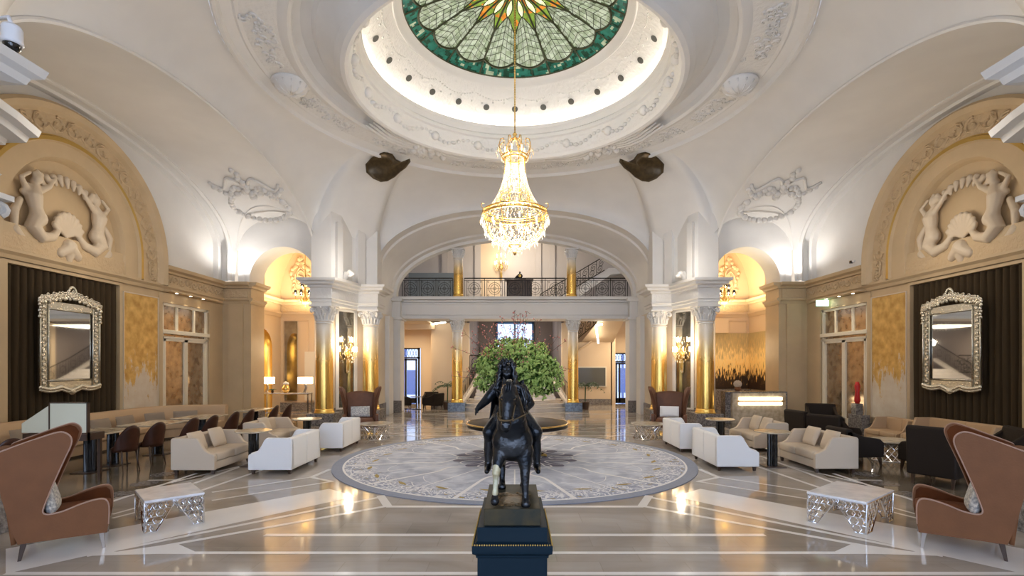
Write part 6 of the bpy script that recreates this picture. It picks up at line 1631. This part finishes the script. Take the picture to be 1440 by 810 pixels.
# ---- right alcove: mural and reception desk
m_ = MB(K, EYE); m_.box(6.0,8.88,19.2,19.25,-.85,1.25); tag(m_.build('reed_mural', 'mural'), 'gilded mural of golden reeds on the back wall behind the reception desk', 'mural', 'reed murals')
m_ = MB(K, EYE); m_.box(8.84,8.89,16.3,19.2,-.85,1.25); tag(m_.build('reed_mural', 'mural'), 'gilded mural of golden reeds on the side wall of the right alcove', 'mural', 'reed murals')
m_ = MB(K, EYE); m_.box(6.0,8.88,19.1,19.25,Z0,-.86); struct(m_.build('trim_7', 'marble_dark'))
m_ = MB(K, EYE); m_.box(6.0,8.0,19.0,19.2,1.25,1.8); m_.box(7.2,7.25,18.98,19.0,1.25,1.8); tag(m_.build('upper_wall_panel', 'beige_wall'), 'plain gold-toned panel above the reed mural', 'wall panel')
t = thing('reception_desk', 'veined marble reception desk with two glowing bars in the right alcove', 'desk', (8.92, 18.6, 0)); m_ = MB()
m_.box(-.95,1.0,-.02,.45,0,1.13,.008); m_.build('body', 'marble_gold', t)
m_ = MB(); m_.box(-1.15,1.04,-.05,.55,1.13,1.17,.006); m_.box(1.0,1.04,-.05,.55,0,1.13); m_.box(-1.15,-.95,.15,.55,0,1.13); m_.build('counter', 'marble_dark', t)
for z in (.67,.85): m_ = MB(); m_.box(-.74,.84,-.10,-.02,z,z+.13,.02); m_.build('light_bar', 'bar', t)
m_ = MB(); m_.box(-.80,.90,-.11,-.02,.812,.838); m_.build('brass_rail', 'brass', t)
t = thing('flower_ball', 'ball of cream flowers in a copper pot on the reception desk', 'flowers', (8.25, 18.8, 1.172)); m_ = MB(); m_.lathe([(.05,0),(.11,.05),(.12,.12),(.08,.17)], seg=16); m_.build('pot', 'velvet_out', t, smooth=True); m_ = MB()
for i in range(60):
    z = 1-2*(i+.5)/60; a = i*2.4; q_ = sqrt(1-z*z); m_.ball((.12*q_*cos(a), .12*q_*sin(a), .27+.11*z), .035, 6, 4)
m_.build('blossoms', 'beige_fab', t, smooth=True)
# red figure reflected in the right French door, put in as a solid shape
t = thing('red_reflection', 'solid red stand-in for the figure reflected in the right French door', 'ornament', (8.62*K, 12.78*K, .93)); m_ = MB(); m_.lathe([(.06,0),(.09,.1),(.06,.35),(.085,.55),(.04,.68)], seg=16); m_.build('figure', 'red', t, smooth=True)
t2 = thing('plinth', 'dark speckled marble block at the foot of the right French door', 'plinth', (8.62*K, 12.7*K, 0)); m_ = MB(); m_.box(-.16,.10,-.34,.3,0,.60,.01); m_.box(-.12,.10,-.02,.22,.60,.928,.01); m_.build('block', 'marble_dark', t2)
# ---- far lobby: palms, screen, led strips, side tables
def palm(label, loc, s_=1.):
    t = thing('potted_palm', label, 'plant', loc, 0, 'potted palms'); m_ = MB(); m_.lathe([(.16,0),(.22,.35),(.20,.38)], seg=18); m_.build('pot', 'walnut', t); m_ = MB(); rg = random.Random(int(loc[0]*10))
    for i in range(16):
        a = 2*pi*i/16+rg.random()*.3; L_ = rg.uniform(.7,1.0); el = rg.uniform(.5,1.2); pts = []
        for j in range(7): q_ = j/6; pts.append(Vector((cos(a)*L_*q_*cos(el*.6), sin(a)*L_*q_*cos(el*.6), 1.1+L_*(q_*sin(el)-.75*q_*q_))))
        m_.tube(pts, .007, 4)
        for j in range(1, 7):
            for w_ in (1, -1):
                n_ = Vector((-sin(a), cos(a), 0))*w_; e = pts[j]+n_*.20*(1-q_*.0-j/9)+Vector((0,0,-.10)); m_._add([pts[j]-Vector((0,0,.0)), pts[j]+(pts[j]-pts[j-1])*.35, e], [(0,1,2)])
    m_.tube([(0,0,.3),(.02,0,1.1)], .03, 6); m_.build('fronds', 'palm', t)
palm('potted palm left of the left column under the balcony', (-3.27, 24.6, 0)); palm('potted palm right of the right column under the balcony', (3.4, 24.6, 0))
t = thing('wall_screen', 'wide grey display screen on the pale wall right of the bouquet', 'screen', (4.05, 27.45, 1.0)); m_ = MB(); m_.box(-.95,.95,.2,.28,-.03,1.08); m_.build('bezel', 'paint_frame', t); m_ = MB(); m_.box(-.88,.88,.17,.21,.03,1.02); m_.build('display', 'screen_grey', t)
m_ = MB(K, EYE); m_.tube([(-3.5,21.0,1.735),(-2.75,20.1,1.735)], .03, 4); tag(m_.build('led_strip', 'led'), 'slanting strip light in the ceiling left of the bouquet', 'light', 'ceiling strip lights')
m_ = MB(K, EYE); m_.tube([(3.45,20.0,1.66),(3.20,20.05,1.60),(3.55,21.6,.98)], .035, 4); tag(m_.build('led_strip', 'led'), 'bent strip light along the ceiling slope above the right street door', 'light', 'ceiling strip lights')
t = thing('lobby_table', 'small round dark table among the dark chairs of the far lobby', 'table', (-4.78, 24.7, 0)); m_ = MB(); m_.lathe([(.01,.60),(.30,.60),(.30,.63),(.01,.63)], seg=28); m_.build('table_top', 'marble_dark', t); m_ = MB(); m_.tube([(0,0,0),(0,0,.6)], .03, 8); m_.lathe([(.22,0),(.22,.02),(.03,.04)], seg=20); m_.build('stand', 'iron', t)
# ---- exit sign and cameras
t = thing('exit_sign', 'green lit emergency exit sign above the right French door', 'sign', (8.55*K, 14.1*K, 4.13+.06), 0); m_ = MB(); m_.box(-.22,.20,-.02,.02,0,.20); m_.build('sign_box', 'exit_green', t); m_ = MB()
m_.ball((-.03,-.024,.155), (.018,.004,.018), 8, 6); m_.tube([(-.03,-.024,.135),(-.045,-.024,.09)], .014, 5); m_.tube([(-.045,-.024,.09),(-.01,-.024,.06),(-.02,-.024,.03)], .009, 5); m_.tube([(-.045,-.024,.09),(-.08,-.024,.06),(-.105,-.024,.065)], .009, 5); m_.tube([(-.03,-.024,.13),(.0,-.024,.11)], .008, 5); m_.tube([(-.035,-.024,.13),(-.07,-.024,.11)], .008, 5)
m_.box(-.19,-.13,-.026,-.02,.03,.17); m_.box(.05,.15,-.026,-.02,.085,.105); m_._add([(.03,-.026,.095),(.08,-.026,.135),(.08,-.026,.055)], [(0,1,2)]); m_.build('pictogram', 'exit_white', t)
t = thing('security_camera', 'white dome security camera at the upper left corner above the near cornice', 'camera', (-4.06*K, 4.1*K, (2.62+EYE)*K)); m_ = MB(); m_.lathe([(.02,.16),(.07,.16),(.085,.13),(.085,.02),(.09,.0),(.09,-.02),(.08,-.03)], seg=28); m_.build('housing', 'white_metal', t, smooth=True)
m_ = MB(); m_.ball((0,0,-.03), (.075,.075,.08), 18, 10); m_.build('dome', 'black', t, smooth=True); m_ = MB(); m_.tube([(0,0,.15),(-.05,.02,.26),(-.25,.05,.26)], .022, 8); m_.build('bracket', 'white_metal', t, smooth=True)
t = thing('wall_camera', 'tiny dark camera on the white upper wall at right', 'camera', (8.72*K, 13.15*K, 2.66*K+EYE*K)); m_ = MB(); m_.box(-.06,.03,-.03,.03,0,.09,.01); m_.build('body', 'black', t); m_ = MB(); m_.box(-.03,.03,-.14,-.05,.02,.08,.01); m_.build('mount', 'white_metal', t)
# ================================================================== lights
def lamp(name, kind, loc, power, col=(1,.85,.65), size=.3, rot=None, spot=None, label=None, size_y=None):
    d = bpy.data.lights.new(name, kind); d.energy = power; d.color = col
    if kind == 'AREA':
        d.size = size
        if size_y: d.shape = 'RECTANGLE'; d.size_y = size_y
    else: d.shadow_soft_size = size
    if kind == 'SPOT' and spot: d.spot_size = radians(spot); d.spot_blend = .8
    o = bpy.data.objects.new(name, d); C.objects.link(o); o.location = loc
    if rot: o.rotation_euler = rot
    return o
BL = bpy.data.lights
lamp('chandelier_light', 'POINT', (0, 12.5, 5.45), 300, (1,.92,.82), .45)
lamp('chandelier_light', 'POINT', (0, 12.5, 6.9), 110, (1,.92,.82), .3)
for sx in (-1, 1):
    for my in (1, -1):
        y = CY+my*5.55
        lamp('cornice_uplight', 'POINT', U(sx*4.7, CY+my*4.0, 2.9), 42, (1,.92,.82), .12)
        lamp('arch_uplight', 'SPOT', U(sx*7.95, CY+my*4.65, 2.62), 100, (1,.95,.90), .1, (pi,0,0), 165)
    lamp('alcove_light', 'AREA', U(sx*7.5, 18.1, 2.0), 150, (1,.80,.46), 1.6, (pi,0,0))
    lamp('alcove_low_light', 'POINT', U(sx*7.4, 17.2, .6), 60, (1,.78,.48), .5)
    lamp('aisle_light', 'POINT', U(sx*7.4, 10., 2.6), 45, (1,.86,.68), .5)
    lamp('sconce_light', 'POINT', U(sx*4.95, 15.1, .7), 60, (1,.84,.62), .12)
    for y_ in (12.95, 13.5, 14.05): lamp('downlight_spot', 'SPOT', U(sx*8.62, y_, 1.82), 30, (1,.86,.62), .03, (0,0,0), 75)
    lamp('lobby_light', 'AREA', U(sx*4.6, 20.9, 1.45), 105, (1,.80,.55), 2.0, (0,0,0))
lamp('stair_light', 'AREA', U(0, 20.6, 1.6), 140, (1,.84,.62), 2.0, (0,0,0))
lamp('stair_hall_light', 'POINT', U(0, 24.5, 1.5), 90, (1,.84,.66), .3)
lamp('upper_lobby_light', 'POINT', U(0, 21.8, 5.2), 330, (1,.88,.72), .4)
# ================================================================== camera, world, view
cam = bpy.data.cameras.new('camera'); co = bpy.data.objects.new('camera', cam); C.objects.link(co)
cam.sensor_width = 36; cam.lens = 36*714/1440; cam.shift_x = -4/1440; cam.shift_y = 110/1440
cam.clip_start = .05; cam.clip_end = 200
co.location = (0, 0, 2.1); co.rotation_euler = (pi/2, 0, 0)
bpy.context.scene.camera = co
wd = bpy.data.worlds.new('world'); bpy.context.scene.world = wd; wd.use_nodes = True
bg = wd.node_tree.nodes['Background']; bg.inputs[0].default_value = (.60,.74,1,1); bg.inputs[1].default_value = 4.5
vs = bpy.context.scene.view_settings; vs.view_transform = 'Standard'; vs.look = 'None'; vs.gamma = 1; vs.exposure = .35; vs.use_curve_mapping = False
try: bpy.context.scene.cycles.max_bounces = 8; bpy.context.scene.cycles.diffuse_bounces = 4; bpy.context.scene.cycles.glossy_bounces = 4
except Exception: pass
